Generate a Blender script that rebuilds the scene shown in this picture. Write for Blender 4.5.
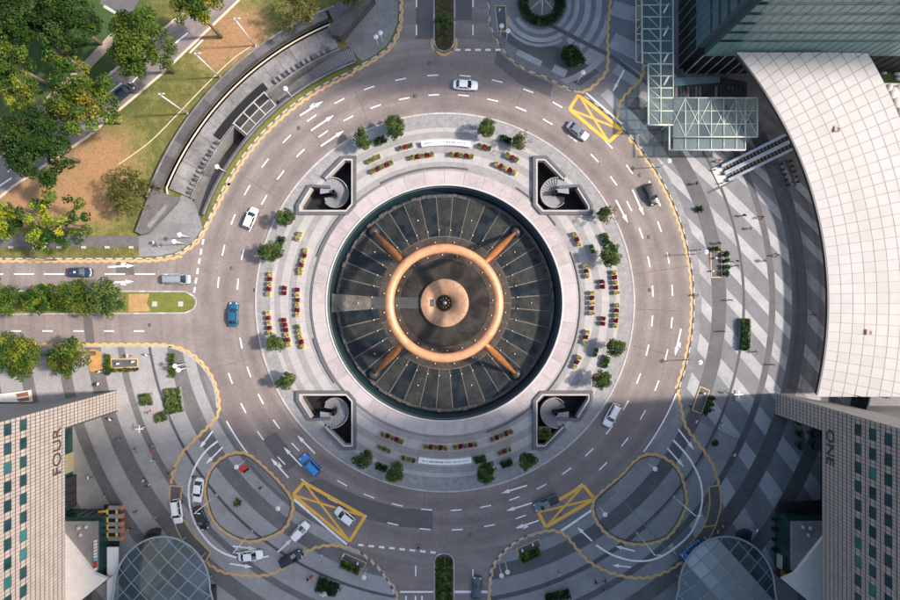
import bpy, bmesh, math, random
import numpy as np
from mathutils import Vector, Matrix
from mathutils.geometry import delaunay_2d_cdt
for o in list(bpy.data.objects): bpy.data.objects.remove(o)
SC = bpy.context.scene
COL = SC.collection
R = math.radians
# ------------------------------------------------------------------ camera, sky, sun, exposure
CAMH = 120.0
FPX = 600.0                      # focal length in units of a 900 wide picture
cam = bpy.data.cameras.new('camera'); cam.lens = 24; cam.sensor_width = 36; cam.clip_end = 2000; cam.clip_start = 1
camo = bpy.data.objects.new('camera', cam); COL.objects.link(camo); camo.location = (0, 0, CAMH)
SC.camera = camo
SUN_EL, SUN_AZ = 46.0, 0.05      # elevation (deg), y/x slope of the sun's bearing (the sun stands to the right)
W = bpy.data.worlds.new('World'); SC.world = W; W.use_nodes = True
nt = W.node_tree; bg = nt.nodes['Background']
sky = nt.nodes.new('ShaderNodeTexSky'); sky.sky_type = 'NISHITA'; sky.sun_disc = False
sky.sun_elevation = R(SUN_EL); sky.sun_rotation = R(89); sky.air_density = 1.0; sky.dust_density = 2.5; sky.ozone_density = .7
nt.links.new(sky.outputs[0], bg.inputs[0]); bg.inputs[1].default_value = 0.145
sl = bpy.data.lights.new('sun', 'SUN'); sl.energy = 3.15; sl.angle = R(3.0); sl.color = (1.0, 0.87, 0.785)
so = bpy.data.objects.new('sun', sl); COL.objects.link(so)
sd = Vector((-math.cos(R(SUN_EL)), -math.cos(R(SUN_EL))*SUN_AZ, -math.sin(R(SUN_EL))))
so.rotation_euler = sd.to_track_quat('-Z', 'Y').to_euler(); so.location = (80, 0, 140)
SC.view_settings.view_transform = 'Standard'; SC.view_settings.look = 'None'
SC.view_settings.exposure = 0.93; SC.view_settings.gamma = 1.0; SC.view_settings.use_curve_mapping = False
SC.render.engine = 'CYCLES'
SC.render.resolution_x, SC.render.resolution_y = 1024, 683
SC.cycles.transparent_max_bounces = 16; SC.cycles.max_bounces = 6

# ------------------------------------------------------------------ helpers
def G(px, py, z=0.0):
    """place in the photograph (900 x 600) at height z -> place in the world"""
    k = (CAMH - z)/FPX
    return Vector(((px-450)*k, (300-py)*k, z))
CX, CY = 445.0, 302.5
def pol(r, deg): return (CX + r*math.cos(R(deg)), CY - r*math.sin(R(deg)))
def arc(r, a0, a1, n=40): return [pol(r, a0+(a1-a0)*i/n) for i in range(n+1)]
def arcc(cx, cy, rx, a0, a1, n=40, ry=None):
    ry = ry or rx
    return [(cx+rx*math.cos(R(a0+(a1-a0)*i/n)), cy-ry*math.sin(R(a0+(a1-a0)*i/n))) for i in range(n+1)]
def g2(pts, z=0.0): return [tuple(G(x, y, z)[:2]) for x, y in pts]
def ang(px, py): return math.degrees(math.atan2(CY-py, px-CX))

def tag(o, label=None, cat=None, group=None, kind=None):
    if label: o['label'] = label
    if cat: o['category'] = cat
    if group: o['group'] = group
    if kind: o['kind'] = kind
    return o
def thing(name, label, cat, loc=(0, 0, 0), rz=0.0, group=None):
    o = bpy.data.objects.new(name, None); COL.objects.link(o); o.empty_display_size = .3
    o.location = loc; o.rotation_euler = (0, 0, rz)
    return tag(o, label, cat, group)
def link(name, me, mat=None, parent=None, loc=None, rz=None):
    o = bpy.data.objects.new(name, me); COL.objects.link(o)
    if mat is not None and len(me.materials) == 0: me.materials.append(mat)
    if parent is not None: o.parent = parent
    if loc is not None: o.location = loc
    if rz is not None: o.rotation_euler = (0, 0, rz)
    return o
def mk(name, vs, fs, mat, parent=None, smooth=False, loc=None, rz=None):
    me = bpy.data.meshes.new(name); me.from_pydata([tuple(v) for v in vs], [], fs); me.update()
    if smooth:
        for p in me.polygons: p.use_smooth = True
    return link(name, me, mat, parent, loc, rz)
class MB:
    """collects shapes for ONE mesh object"""
    def __init__(s): s.v = []; s.f = []; s.m = []; s.cur = 0; s.sm = []
    def add(s, vs, fs, smooth=False):
        b = len(s.v); s.v += [tuple(v) for v in vs]
        for f in fs: s.f.append([i+b for i in f]); s.m.append(s.cur); s.sm.append(smooth)
    def box(s, x0, y0, z0, x1, y1, z1):
        s.add([(x0,y0,z0),(x1,y0,z0),(x1,y1,z0),(x0,y1,z0),(x0,y0,z1),(x1,y0,z1),(x1,y1,z1),(x0,y1,z1)],
              [(0,3,2,1),(4,5,6,7),(0,1,5,4),(1,2,6,5),(2,3,7,6),(3,0,4,7)])
    def obox(s, a, b, w, z0, z1):
        """box along a->b (world xy), width w"""
        a = Vector(a[:2]); b = Vector(b[:2]); d = (b-a).normalized(); n = Vector((-d.y, d.x))*w/2
        p = [a-n, b-n, b+n, a+n]
        s.prism([(q.x, q.y) for q in p], z0, z1)
    def prism(s, poly, z0, z1):
        poly = ccw(poly); n = len(poly)
        vs = [(x, y, z0) for x, y in poly]+[(x, y, z1) for x, y in poly]
        fs = [tuple(range(n-1, -1, -1)), tuple(range(n, 2*n))]+[(i, (i+1) % n, n+(i+1) % n, n+i) for i in range(n)]
        s.add(vs, fs)
    def tube(s, pts, rad, n=6, caps=True):
        pts = [Vector(p) for p in pts]
        if not hasattr(rad, '__len__'): rad = [rad]*len(pts)
        vs = []; fs = []
        for i, p in enumerate(pts):
            d = (pts[min(i+1, len(pts)-1)]-pts[max(i-1, 0)]).normalized()
            u = d.cross(Vector((0, 0, 1)) if abs(d.z) < .9 else Vector((1, 0, 0))).normalized(); w = d.cross(u)
            for k in range(n):
                a = 2*math.pi*k/n; vs.append(p+(u*math.cos(a)+w*math.sin(a))*rad[i])
        for i in range(len(pts)-1):
            for k in range(n):
                fs.append((i*n+k, i*n+(k+1) % n, (i+1)*n+(k+1) % n, (i+1)*n+k))
        if caps: fs += [tuple(range(n-1, -1, -1)), tuple(range((len(pts)-1)*n, len(pts)*n))]
        s.add(vs, fs, True)
    def lathe(s, prof, n=16, c=(0, 0, 0), a0=0, a1=360):
        """prof: list of (r,z)"""
        full = abs(a1-a0) >= 360; m = n if full else n+1
        vs = []; fs = []
        for (r, z) in prof:
            for k in range(m):
                a = R(a0+(a1-a0)*k/n); vs.append((c[0]+r*math.cos(a), c[1]+r*math.sin(a), c[2]+z))
        for i in range(len(prof)-1):
            for k in range(n):
                fs.append((i*m+k, i*m+(k+1) % m, (i+1)*m+(k+1) % m, (i+1)*m+k))
        s.add(vs, fs, True)
    def build(s, name, mats, parent=None, loc=None, rz=None):
        me = bpy.data.meshes.new(name); me.from_pydata(s.v, [], s.f); me.update()
        for mt in (mats if isinstance(mats, (list, tuple)) else [mats]): me.materials.append(mt)
        for p, i, k in zip(me.polygons, s.m, s.sm): p.material_index = i; p.use_smooth = k
        return link(name, me, None, parent, loc, rz)
def area(p): return sum(p[i][0]*p[(i+1) % len(p)][1]-p[(i+1) % len(p)][0]*p[i][1] for i in range(len(p)))/2
def ccw(p):
    p = [tuple(q[:2]) for q in p]
    return p if area(p) > 0 else p[::-1]
def pbool(A, Bs, mode='diff'):
    """A minus / and the union of Bs (world xy polygons) -> verts, faces"""
    vs = []; fs = []
    for P in [A]+list(Bs):
        P = ccw(P); fs.append(list(range(len(vs), len(vs)+len(P)))); vs += [Vector(q) for q in P]
    r = delaunay_2d_cdt(vs, [], fs, 0, 1e-6)
    keep = []
    for f, og in zip(r[2], r[5]):
        if 0 in og and ((mode == 'diff' and len(set(og)) == 1) or (mode == 'and' and len(set(og)) > 1)): keep.append(f)
    used = sorted({i for f in keep for i in f}); mp = {u: i for i, u in enumerate(used)}
    return [tuple(r[0][u]) for u in used], [[mp[i] for i in f] for f in keep]
def sheet(name, A, holes, z, mat, parent=None, mode='diff', thick=0.0):
    if holes: v, f = pbool(A, holes, mode)
    else: v, f = pbool(A, [], 'diff')
    if not f: return None
    vs = [(x, y, z) for x, y in v]
    if thick:
        ec = {}
        for q in f:
            for i in range(len(q)):
                e = (q[i], q[(i+1) % len(q)]); ec[e] = 1
        n = len(vs); vs += [(x, y, z-thick) for x, y in v]; f = list(f)
        f += [(b, a, a+n, b+n) for (a, b) in ec if (b, a) not in ec]
    return mk(name, vs, f, mat, parent)
def smooth_path(pts, step=2.0, closed=False):
    """Catmull-Rom through px points, resampled"""
    P = [Vector(p) for p in pts]; out = []
    n = len(P); segs = n if closed else n-1
    for i in range(segs):
        if closed: a, b, c, d = P[(i-1) % n], P[i], P[(i+1) % n], P[(i+2) % n]
        else: a, b, c, d = P[max(i-1, 0)], P[i], P[i+1], P[min(i+2, n-1)]
        m = max(1, int((c-b).length/step))
        for k in range(m):
            t = k/m
            out.append(0.5*((2*b)+(c-a)*t+(2*a-5*b+4*c-d)*t*t+(3*b-a-3*c+d)*t**3))
    if not closed: out.append(P[-1])
    return [(p.x, p.y) for p in out]
def resample(pts, step, closed=False):
    P = [Vector(p) for p in pts]
    if closed: P.append(P[0])
    out = [P[0].copy()]; acc = 0.0
    for a, b in zip(P[:-1], P[1:]):
        L = (b-a).length
        if L < 1e-9: continue
        t = step-acc
        while t <= L: out.append(a+(b-a)*(t/L)); t += step
        acc = (L-(t-step))
    return out
def normals(P, closed=False):
    out = []
    n = len(P)
    for i in range(n):
        a = P[(i-1) % n] if closed else P[max(i-1, 0)]; b = P[(i+1) % n] if closed else P[min(i+1, n-1)]
        d = (Vector(b)-Vector(a)).normalized(); out.append(Vector((-d.y, d.x)))
    return out
def ribbon(name, pts_px, w, z, mat, parent=None, closed=False, step=None, wig=0, per=8.0, thick=0.0):
    """painted line or low band along a px path; w in metres; wig: zigzag amplitude (px)"""
    if step: pts = [tuple(p) for p in resample(pts_px, step, closed)]
    else: pts = list(pts_px)
    P = [G(x, y, 0) for x, y in pts]
    N = normals([p.xy for p in P], closed)
    if wig:
        s = 0.0; Q = []
        for i, p in enumerate(P):
            if i: s += (p-P[i-1]).length/0.2
            ph = (s/per) % 1.0
            tri = 4*abs(ph-.5)-1
            Q.append(p.xy+N[i]*(wig*.2*(0.6*tri+0.4*math.sin(2*math.pi*(ph+.25)))))
        P = [Vector((q.x, q.y, 0)) for q in Q]; N = normals([p.xy for p in P], closed)
    vs = []; fs = []
    n = len(P)
    zs = [z] if not thick else [z, z-thick]
    for p, m in zip(P, N):
        vs.append((p.x+m.x*w/2, p.y+m.y*w/2, z)); vs.append((p.x-m.x*w/2, p.y-m.y*w/2, z))
        if thick:
            vs.append((p.x+m.x*w/2, p.y+m.y*w/2, z-thick)); vs.append((p.x-m.x*w/2, p.y-m.y*w/2, z-thick))
    st = 4 if thick else 2
    for i in range(n if closed else n-1):
        a = i*st; b = ((i+1) % n)*st
        fs.append((a+1, b+1, b, a))
        if thick: fs.append((a, b, b+2, a+2)); fs.append((a+3, b+3, b+1, a+1))
    if thick and not closed:
        fs.append((0, 2, 3, 1)); e = (n-1)*st; fs.append((e, e+1, e+3, e+2))
    return mk(name, vs, fs, mat, parent)

# ------------------------------------------------------------------ materials
def M(name, col, rough=.8, var=.12, scale=.6, fine=0.0, fscale=12.0, col2=None, bump=0.0, metal=0.0, spec=.5, local=False, coat=0.0):
    m = bpy.data.materials.new(name); m.use_nodes = True; n = m.node_tree; b = n.nodes['Principled BSDF']
    b.inputs['Roughness'].default_value = rough; b.inputs['Metallic'].default_value = metal
    b.inputs['Specular IOR Level'].default_value = spec; b.inputs['Coat Weight'].default_value = coat
    if local: src = n.nodes.new('ShaderNodeTexCoord').outputs['Object']
    else: src = n.nodes.new('ShaderNodeNewGeometry').outputs['Position']
    nz = n.nodes.new('ShaderNodeTexNoise'); nz.inputs['Scale'].default_value = scale; nz.inputs['Detail'].default_value = 7; nz.inputs['Roughness'].default_value = .62
    n.links.new(src, nz.inputs['Vector'])
    cr = n.nodes.new('ShaderNodeValToRGB'); e = cr.color_ramp.elements
    e[0].position = .3; e[1].position = .7
    c = col; c2 = col2 or tuple(x*(1+var) for x in col)
    e[0].color = (*(tuple(x*(1-var) for x in col) if col2 is None else col), 1); e[1].color = (*c2, 1)
    n.links.new(nz.outputs['Fac'], cr.inputs['Fac']); out = cr.outputs['Color']
    if fine:
        n2 = n.nodes.new('ShaderNodeTexNoise'); n2.inputs['Scale'].default_value = fscale; n2.inputs['Detail'].default_value = 3
        n.links.new(src, n2.inputs['Vector'])
        mr = n.nodes.new('ShaderNodeMapRange'); mr.inputs[1].default_value = .3; mr.inputs[2].default_value = .7
        mr.inputs[3].default_value = 1-fine; mr.inputs[4].default_value = 1+fine
        n.links.new(n2.outputs['Fac'], mr.inputs[0])
        mx = n.nodes.new('ShaderNodeMix'); mx.data_type = 'RGBA'; mx.blend_type = 'MULTIPLY'; mx.inputs[0].default_value = 1
        n.links.new(out, mx.inputs[6]); n.links.new(mr.outputs[0], mx.inputs[7]); out = mx.outputs[2]
    n.links.new(out, b.inputs['Base Color'])
    if bump:
        bp = n.nodes.new('ShaderNodeBump'); bp.inputs['Strength'].default_value = bump; bp.inputs['Distance'].default_value = .05
        n3 = n.nodes.new('ShaderNodeTexNoise'); n3.inputs['Scale'].default_value = fscale; n.links.new(src, n3.inputs['Vector'])
        n.links.new(n3.outputs['Fac'], bp.inputs['Height']); n.links.new(bp.outputs[0], b.inputs['Normal'])
    return m
def glass(name, tint, refl=.25, rough=.05, dens=.35):
    """thin pane: tinted transparency plus reflection"""
    m = bpy.data.materials.new(name); m.use_nodes = True; n = m.node_tree
    n.nodes.remove(n.nodes['Principled BSDF']); o = n.nodes['Material Output']
    t = n.nodes.new('ShaderNodeBsdfTransparent'); t.inputs[0].default_value = (*tint, 1)
    g = n.nodes.new('ShaderNodeBsdfGlossy'); g.inputs['Color'].default_value = (.8, .85, .85, 1); g.inputs['Roughness'].default_value = rough
    d = n.nodes.new('ShaderNodeBsdfDiffuse'); d.inputs[0].default_value = (tint[0]*.35, tint[1]*.4, tint[2]*.42, 1)
    m1 = n.nodes.new('ShaderNodeMixShader'); m1.inputs[0].default_value = dens
    m2 = n.nodes.new('ShaderNodeMixShader'); m2.inputs[0].default_value = refl
    n.links.new(t.outputs[0], m1.inputs[1]); n.links.new(d.outputs[0], m1.inputs[2])
    n.links.new(m1.outputs[0], m2.inputs[1]); n.links.new(g.outputs[0], m2.inputs[2]); n.links.new(m2.outputs[0], o.inputs[0])
    return m
def leafmat(name, trans=.25):
    m = bpy.data.materials.new(name); m.use_nodes = True; n = m.node_tree
    n.nodes.remove(n.nodes['Principled BSDF']); o = n.nodes['Material Output']
    a = n.nodes.new('ShaderNodeAttribute'); a.attribute_name = 'tint'
    d = n.nodes.new('ShaderNodeBsdfDiffuse'); t = n.nodes.new('ShaderNodeBsdfTranslucent'); x = n.nodes.new('ShaderNodeMixShader'); x.inputs[0].default_value = trans
    n.links.new(a.outputs['Color'], d.inputs[0]); n.links.new(a.outputs['Color'], t.inputs[0])
    n.links.new(d.outputs[0], x.inputs[1]); n.links.new(t.outputs[0], x.inputs[2]); n.links.new(x.outputs[0], o.inputs[0])
    return m
MT = {}
MT['base'] = M('ground_concrete', (.16, .16, .165), .9, .15, .2)
MT['plaza'] = M('plaza_grey_granite', (.165, .17, .172), .75, .16, .25, .12, 3.0)
MT['band_dark'] = M('dark_granite_band', (.088, .089, .09), .75, .2, .3, .15, 3.0)
MT['band_light'] = M('light_granite_band', (.222, .222, .22), .75, .16, .25, .1, 3.0)
MT['wband_d'] = M('dark_granite_band_west', (.128, .126, .123), .75, .2, .3, .15, 3.0)  # west copies of both bands, lightened to offset too deep shade there
MT['wband_l'] = M('light_granite_band_west', (.285, .28, .274), .75, .16, .25, .12, 3.0)
MT['drain'] = M('drain_channel_stone', (.07, .075, .08), .8, .2, .5)
MT['pan_l'] = M('pale_paving', (.335, .342, .345), .75, .15, .35, .1, 4.0)
MT['pan_d'] = M('slate_paving', (.16, .168, .172), .75, .15, .35, .1, 4.0)
MT['pan_l2'] = M('pale_paving_weathered', (.31, .31, .32), .75, .18, .3, .12, 4.0)
MT['pan_d2'] = M('slate_paving_weathered', (.145, .15, .16), .75, .18, .3, .12, 4.0)
MT['walk'] = M('greenish_worn_pavement', (.2, .205, .2), .85, .3, .18, .15, 2.5)
MT['kerb_w'] = M('kerb_white_paint', (.5, .47, .45), .7, .15, 1.5)
MT['kerb_b'] = M('kerb_black_paint', (.11, .105, .10), .7, .3, 1.5)
MT['kerb_g'] = M('kerb_concrete', (.36, .34, .32), .8, .2, 1.0)
MT['yellow'] = M('worn_yellow_paint', (.55, .36, .15), .7, .14, .8, .1, 6)
MT['yellow2'] = M('fresh_yellow_paint', (.78, .42, .06), .65, .12, .8, .1, 6)
MT['white'] = M('road_marking_white', (.78, .77, .76), .7, .16, 1.2, .12, 6)
MT['patch'] = M('dark_asphalt_patch', (.112, .106, .104), .85, .12, .6, .12, 6)
MT['isl_a'] = M('island_light_granite', (.37, .36, .345), .75, .1, .6, .08, 5)
MT['isl_b'] = M('island_grey_granite', (.265, .26, .253), .75, .14, .6, .12, 5)
MT['isl_c'] = M('island_mottled_granite', (.25, .248, .245), .75, .2, .9, .16, 4)
MT['rim'] = M('pink_granite', (.365, .325, .315), .6, .16, .35, .12, 3)
MT['rim2'] = M('pink_granite_pale', (.41, .37, .36), .6, .1, .5, .08, 5)
MT['cope'] = M('pale_coping', (.5, .48, .46), .6, .1, 1)
MT['conc'] = M('weathered_concrete', (.2, .196, .19), .85, .42, .25, .16, 1.6)
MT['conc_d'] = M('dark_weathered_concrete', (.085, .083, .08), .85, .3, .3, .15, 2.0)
MT['conc_l'] = M('light_concrete', (.42, .4, .38), .8, .15, .5)
MT['paver'] = M('dark_grey_paver', (.12, .115, .115), .85, .2, .8, .2, 4)
MT['white_metal'] = M('white_painted_metal', (.72, .72, .72), .4, .05, 2, local=True)
MT['grey_metal'] = M('grey_metal', (.25, .26, .27), .45, .1, 2, metal=.3)
MT['dark_metal'] = M('dark_metal', (.03, .032, .035), .5, .2, 2)
MT['cream_bar'] = M('cream_handrail', (.60, .50, .38), .5, .08, 2)
MT['bronze'] = M('bronze_ring', (.70, .33, .165), .42, .2, .9, .1, 3.0, metal=.3, spec=.45)
MT['bronze_d'] = M('bronze_leg', (.36, .14, .045), .45, .25, .8, metal=.3, spec=.4)
MT['copper'] = M('copper_stage', (.37, .225, .135), .5, .3, .35, .15, 2.0, metal=.15)
MT['teal_wall'] = M('basin_green_glass', (.02, .05, .05), .15, .2, .5, spec=.7)
MT['water'] = M('basin_water', (.006, .016, .02), .1, .3, .4, spec=.8)
MT['fp0'] = M('wet_slate_blue', (.0055, .011, .0145), .4, .45, .5, .2, 2, spec=.35)
MT['fp1'] = M('wet_slate_olive', (.024, .0265, .0225), .4, .45, .5, .2, 2, spec=.35)
MT['fp2'] = M('wet_slate_grey', (.0155, .0185, .0175), .4, .45, .5, .2, 2, spec=.35)
MT['joint'] = M('basin_joint_strip', (.135, .118, .095), .6, .25, .8)
MT['brown'] = M('basin_brown_stone', (.05, .036, .024), .45, .4, .6, .2, 2)
MT['inner'] = M('basin_inner_stone', (.026, .022, .0165), .4, .45, .4, .2, 2, spec=.35)
MT['edge'] = M('basin_edge_stone', (.075, .068, .06), .7, .4, 1.2, .3, 4)
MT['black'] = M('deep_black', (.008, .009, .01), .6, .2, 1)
MT['stone_d'] = M('dark_grey_coping', (.095, .10, .108), .6, .15, .8)
MT['step'] = M('stair_granite', (.24, .25, .265), .7, .15, 2)
MT['bark'] = M('grey_brown_bark', (.20, .155, .12), .9, .3, 2.0, .2, 8)
MT['leaf'] = leafmat('leaves', .22)
MT['soil'] = M('planter_soil', (.09, .06, .04), .95, .3, 2)
MT['rubber'] = M('tyre_rubber', (.02, .02, .02), .8, .2, 3, local=True)
MT['alloy'] = M('alloy_rim', (.4, .4, .41), .35, .1, 3, metal=.8, local=True)
MT['carglass'] = M('car_glass', (.014, .03, .038), .08, .2, 2, spec=.8, local=True)
MT['lamp_w'] = M('headlamp', (.75, .75, .72), .15, .05, 3, local=True)
MT['lamp_r'] = M('tail_lamp', (.35, .02, .015), .2, .1, 3, local=True)

def road_material():
    m = M('worn_brown_asphalt', (.215, .184, .168), .88, .16, .22, .12, 2.2)
    n = m.node_tree; b = n.nodes['Principled BSDF']
    base = b.inputs['Base Color'].links[0].from_socket
    geo = n.nodes.new('ShaderNodeNewGeometry'); sub = n.nodes.new('ShaderNodeVectorMath'); sub.operation = 'SUBTRACT'
    c = G(CX, CY); sub.inputs[1].default_value = (c.x, c.y, 0); n.links.new(geo.outputs['Position'], sub.inputs[0])
    ln = n.nodes.new('ShaderNodeVectorMath'); ln.operation = 'LENGTH'; n.links.new(sub.outputs[0], ln.inputs[0])
    sx = n.nodes.new('ShaderNodeSeparateXYZ'); n.links.new(sub.outputs[0], sx.inputs[0])
    at = n.nodes.new('ShaderNodeMath'); at.operation = 'ARCTAN2'; n.links.new(sx.outputs[1], at.inputs[0]); n.links.new(sx.outputs[0], at.inputs[1])
    cb = n.nodes.new('ShaderNodeCombineXYZ'); n.links.new(ln.outputs['Value'], cb.inputs[0]); n.links.new(at.outputs[0], cb.inputs[1])
    mp = n.nodes.new('ShaderNodeVectorMath'); mp.operation = 'MULTIPLY'; mp.inputs[1].default_value = (.55, 1.3, 0); n.links.new(cb.outputs[0], mp.inputs[0])
    nz = n.nodes.new('ShaderNodeTexNoise'); nz.inputs['Scale'].default_value = 1.0; nz.inputs['Detail'].default_value = 4; n.links.new(mp.outputs[0], nz.inputs['Vector'])
    mr = n.nodes.new('ShaderNodeMapRange'); mr.inputs[1].default_value = .32; mr.inputs[2].default_value = .68; mr.inputs[3].default_value = .80; mr.inputs[4].default_value = 1.14
    n.links.new(nz.outputs['Fac'], mr.inputs[0])
    mx = n.nodes.new('ShaderNodeMix'); mx.data_type = 'RGBA'; mx.blend_type = 'MULTIPLY'; mx.inputs[0].default_value = 1
    n.links.new(base, mx.inputs[6]); n.links.new(mr.outputs[0], mx.inputs[7])
    # oil-darkened middle of each circulating lane
    def mth(op, x, y):
        q = n.nodes.new('ShaderNodeMath'); q.operation = op
        for i, v in enumerate((x, y)):
            if v is None: continue
            if isinstance(v, (int, float)): q.inputs[i].default_value = v
            else: n.links.new(v, q.inputs[i])
        return q.outputs[0]
    r_ = ln.outputs['Value']; c_ = mth('COSINE', mth('MULTIPLY', mth('SUBTRACT', r_, 39.75), 2*math.pi/3.9), None)
    w_ = mth('MULTIPLY', mth('MULTIPLY', mth('ADD', c_, 1.0), nz.outputs['Fac']), mth('LESS_THAN', r_, 49.3))
    f_ = mth('SUBTRACT', 1.04, mth('MULTIPLY', w_, .15))
    m2 = n.nodes.new('ShaderNodeMix'); m2.data_type = 'RGBA'; m2.blend_type = 'MULTIPLY'; m2.inputs[0].default_value = 1
    n.links.new(mx.outputs[2], m2.inputs[6]); n.links.new(f_, m2.inputs[7]); n.links.new(m2.outputs[2], b.inputs['Base Color'])
    return m
MT['road'] = road_material()
def park_material():
    """grass worn away to orange earth round a few places"""
    m = bpy.data.materials.new('grass_and_bare_earth'); m.use_nodes = True; n = m.node_tree; b = n.nodes['Principled BSDF']; b.inputs['Roughness'].default_value = .95
    geo = n.nodes.new('ShaderNodeNewGeometry'); acc = None
    for px, py, rad in ((100, 160, 11), (75, 190, 9), (60, 205, 9), (240, 35, 9), (215, 50, 6), (95, 200, 8), (20, 195, 8)):
        d = n.nodes.new('ShaderNodeVectorMath'); d.operation = 'DISTANCE'; n.links.new(geo.outputs['Position'], d.inputs[0]); d.inputs[1].default_value = G(px, py, .1)
        r = n.nodes.new('ShaderNodeMapRange'); r.inputs[1].default_value = rad; r.inputs[2].default_value = rad*.2; n.links.new(d.outputs['Value'], r.inputs[0])
        if acc is None: acc = r.outputs[0]
        else:
            a = n.nodes.new('ShaderNodeMath'); a.operation = 'MAXIMUM'; n.links.new(acc, a.inputs[0]); n.links.new(r.outputs[0], a.inputs[1]); acc = a.outputs[0]
    nz = n.nodes.new('ShaderNodeTexNoise'); nz.inputs['Scale'].default_value = .5; nz.inputs['Detail'].default_value = 11; nz.inputs['Roughness'].default_value = .7; n.links.new(geo.outputs['Position'], nz.inputs['Vector'])
    s = n.nodes.new('ShaderNodeMath'); s.operation = 'MULTIPLY_ADD'; s.inputs[1].default_value = 1.9; s.inputs[2].default_value = -.85; n.links.new(nz.outputs['Fac'], s.inputs[0])
    a = n.nodes.new('ShaderNodeMath'); a.operation = 'ADD'; a.use_clamp = True; n.links.new(acc, a.inputs[0]); n.links.new(s.outputs[0], a.inputs[1])
    cr = n.nodes.new('ShaderNodeValToRGB'); e = cr.color_ramp.elements; e[0].position = .05; e[0].color = (.10, .105, .024, 1); e[1].position = 1; e[1].color = (.31, .18, .085, 1)
    x = e.new(.3); x.color = (.16, .15, .04, 1); x = e.new(.6); x.color = (.235, .165, .068, 1)
    n.links.new(a.outputs[0], cr.inputs['Fac'])
    # dark lush lawn under the trees, their shade mixed into its green
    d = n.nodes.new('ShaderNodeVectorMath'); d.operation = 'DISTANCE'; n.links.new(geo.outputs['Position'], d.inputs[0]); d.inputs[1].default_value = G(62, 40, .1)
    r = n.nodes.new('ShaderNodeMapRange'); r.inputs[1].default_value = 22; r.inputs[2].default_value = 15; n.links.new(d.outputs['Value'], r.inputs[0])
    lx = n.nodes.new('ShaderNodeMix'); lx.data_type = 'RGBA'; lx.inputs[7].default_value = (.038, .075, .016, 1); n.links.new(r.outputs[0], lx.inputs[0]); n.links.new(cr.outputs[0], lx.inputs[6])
    n2 = n.nodes.new('ShaderNodeTexNoise'); n2.inputs['Scale'].default_value = 4; n2.inputs['Detail'].default_value = 6; n.links.new(geo.outputs['Position'], n2.inputs['Vector'])
    mr = n.nodes.new('ShaderNodeMapRange'); mr.inputs[1].default_value = .3; mr.inputs[2].default_value = .7; mr.inputs[3].default_value = .72; mr.inputs[4].default_value = 1.25; n.links.new(n2.outputs['Fac'], mr.inputs[0])
    mx = n.nodes.new('ShaderNodeMix'); mx.data_type = 'RGBA'; mx.blend_type = 'MULTIPLY'; mx.inputs[0].default_value = 1
    n.links.new(lx.outputs[2], mx.inputs[6]); n.links.new(mr.outputs[0], mx.inputs[7]); n.links.new(mx.outputs[2], b.inputs['Base Color'])
    return m
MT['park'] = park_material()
MT['grass'] = M('verge_grass', (.10, .13, .02), .95, .3, .7, .3, 5, col2=(.17, .17, .035))

for k_ in ('fp0', 'fp1', 'fp2', 'inner', 'brown'):      # patchy wetness on the basin floor
    n = MT[k_].node_tree; b_ = n.nodes['Principled BSDF']; g_ = n.nodes.new('ShaderNodeNewGeometry'); z_ = n.nodes.new('ShaderNodeTexNoise'); z_.inputs['Scale'].default_value = .35; z_.inputs['Detail'].default_value = 5
    n.links.new(g_.outputs['Position'], z_.inputs['Vector']); r_ = n.nodes.new('ShaderNodeMapRange'); r_.inputs[1].default_value = .4; r_.inputs[2].default_value = .62; r_.inputs[3].default_value = .2; r_.inputs[4].default_value = .7
    n.links.new(z_.outputs['Fac'], r_.inputs[0]); n.links.new(r_.outputs[0], b_.inputs['Roughness'])
# ------------------------------------------------------------------ THE SETTING: ground, road, plazas
def struct(o, label=None):
    o['kind'] = 'structure'
    if label: o['label'] = label
    return o
rng = random.Random(7)
FC = G(444.5, 303.0)                                     # fountain centre
def wcirc(c, r, n=96): return [(c[0]+r*math.cos(2*math.pi*i/n), c[1]+r*math.sin(2*math.pi*i/n)) for i in range(n)]
BASIN = wcirc(FC, 23.45, 120)
PIT_NW = [(344, 159), (354, 159), (354, 205), (347.5, 212.5), (299.5, 212.5), (299.5, 206), (311, 187.5), (325, 188.3), (325, 178)]
def mir(pts, mx, my): return [((889-x) if mx else x, (605.5-y) if my else y) for x, y in pts]
PITS = [g2(mir(PIT_NW, mx, my)) for mx, my in ((0, 0), (1, 0), (0, 1), (1, 1))]
RAMP = g2(arc(257.3, 110, 162, 60)+arc(272.7, 162, 110, 60))
GROOVE = g2(arc(297.4, 112.5, 157.5, 60)+arc(304.6, 157.5, 112.5, 60))
K_NW = [(400, -60), (400, 0), (399, 25), (390, 45), (375, 57), (350, 71)]+arc(249.5, 111.6, 153, 50)+[(203, 230), (193, 243), (178, 253), (160, 257.5), (130, 258.5), (-60, 258.5)]
K_NE = [(489, -60), (489, 0), (490, 20), (494, 35), (502, 48), (513, 61), (530, 71), (547, 77.5), (563, 86)]+arc(249, 57, -20.5, 90)
K_SE = [(545, 530.5), (527, 535.5), (512, 544), (500, 555), (492, 567), (489.5, 582), (488, 600), (488, 680)]
K_SW = [(396, 680), (396, 597), (387, 579), (375, 564), (360, 552), (345, 546)]
K_W = [(217.5, 408), (215, 390), (210, 377.5), (200, 364), (185, 352.5), (170, 347.5), (150, 346.5), (-60, 346.5)]
P_NW = [(400, -400)]+K_NW+[(-500, 258.5), (-500, -400)]
P_E = [(489, -400)]+K_NE+arc(249, -21, -65.8, 50)+K_SE[1:]+[(488, 1000), (1400, 1000), (1400, -400)]
P_SW = [(396, 1000)]+K_SW+arc(249, 239.5, 204.5, 40)+K_W[1:]+[(-500, 346.5), (-500, 1000)]
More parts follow.
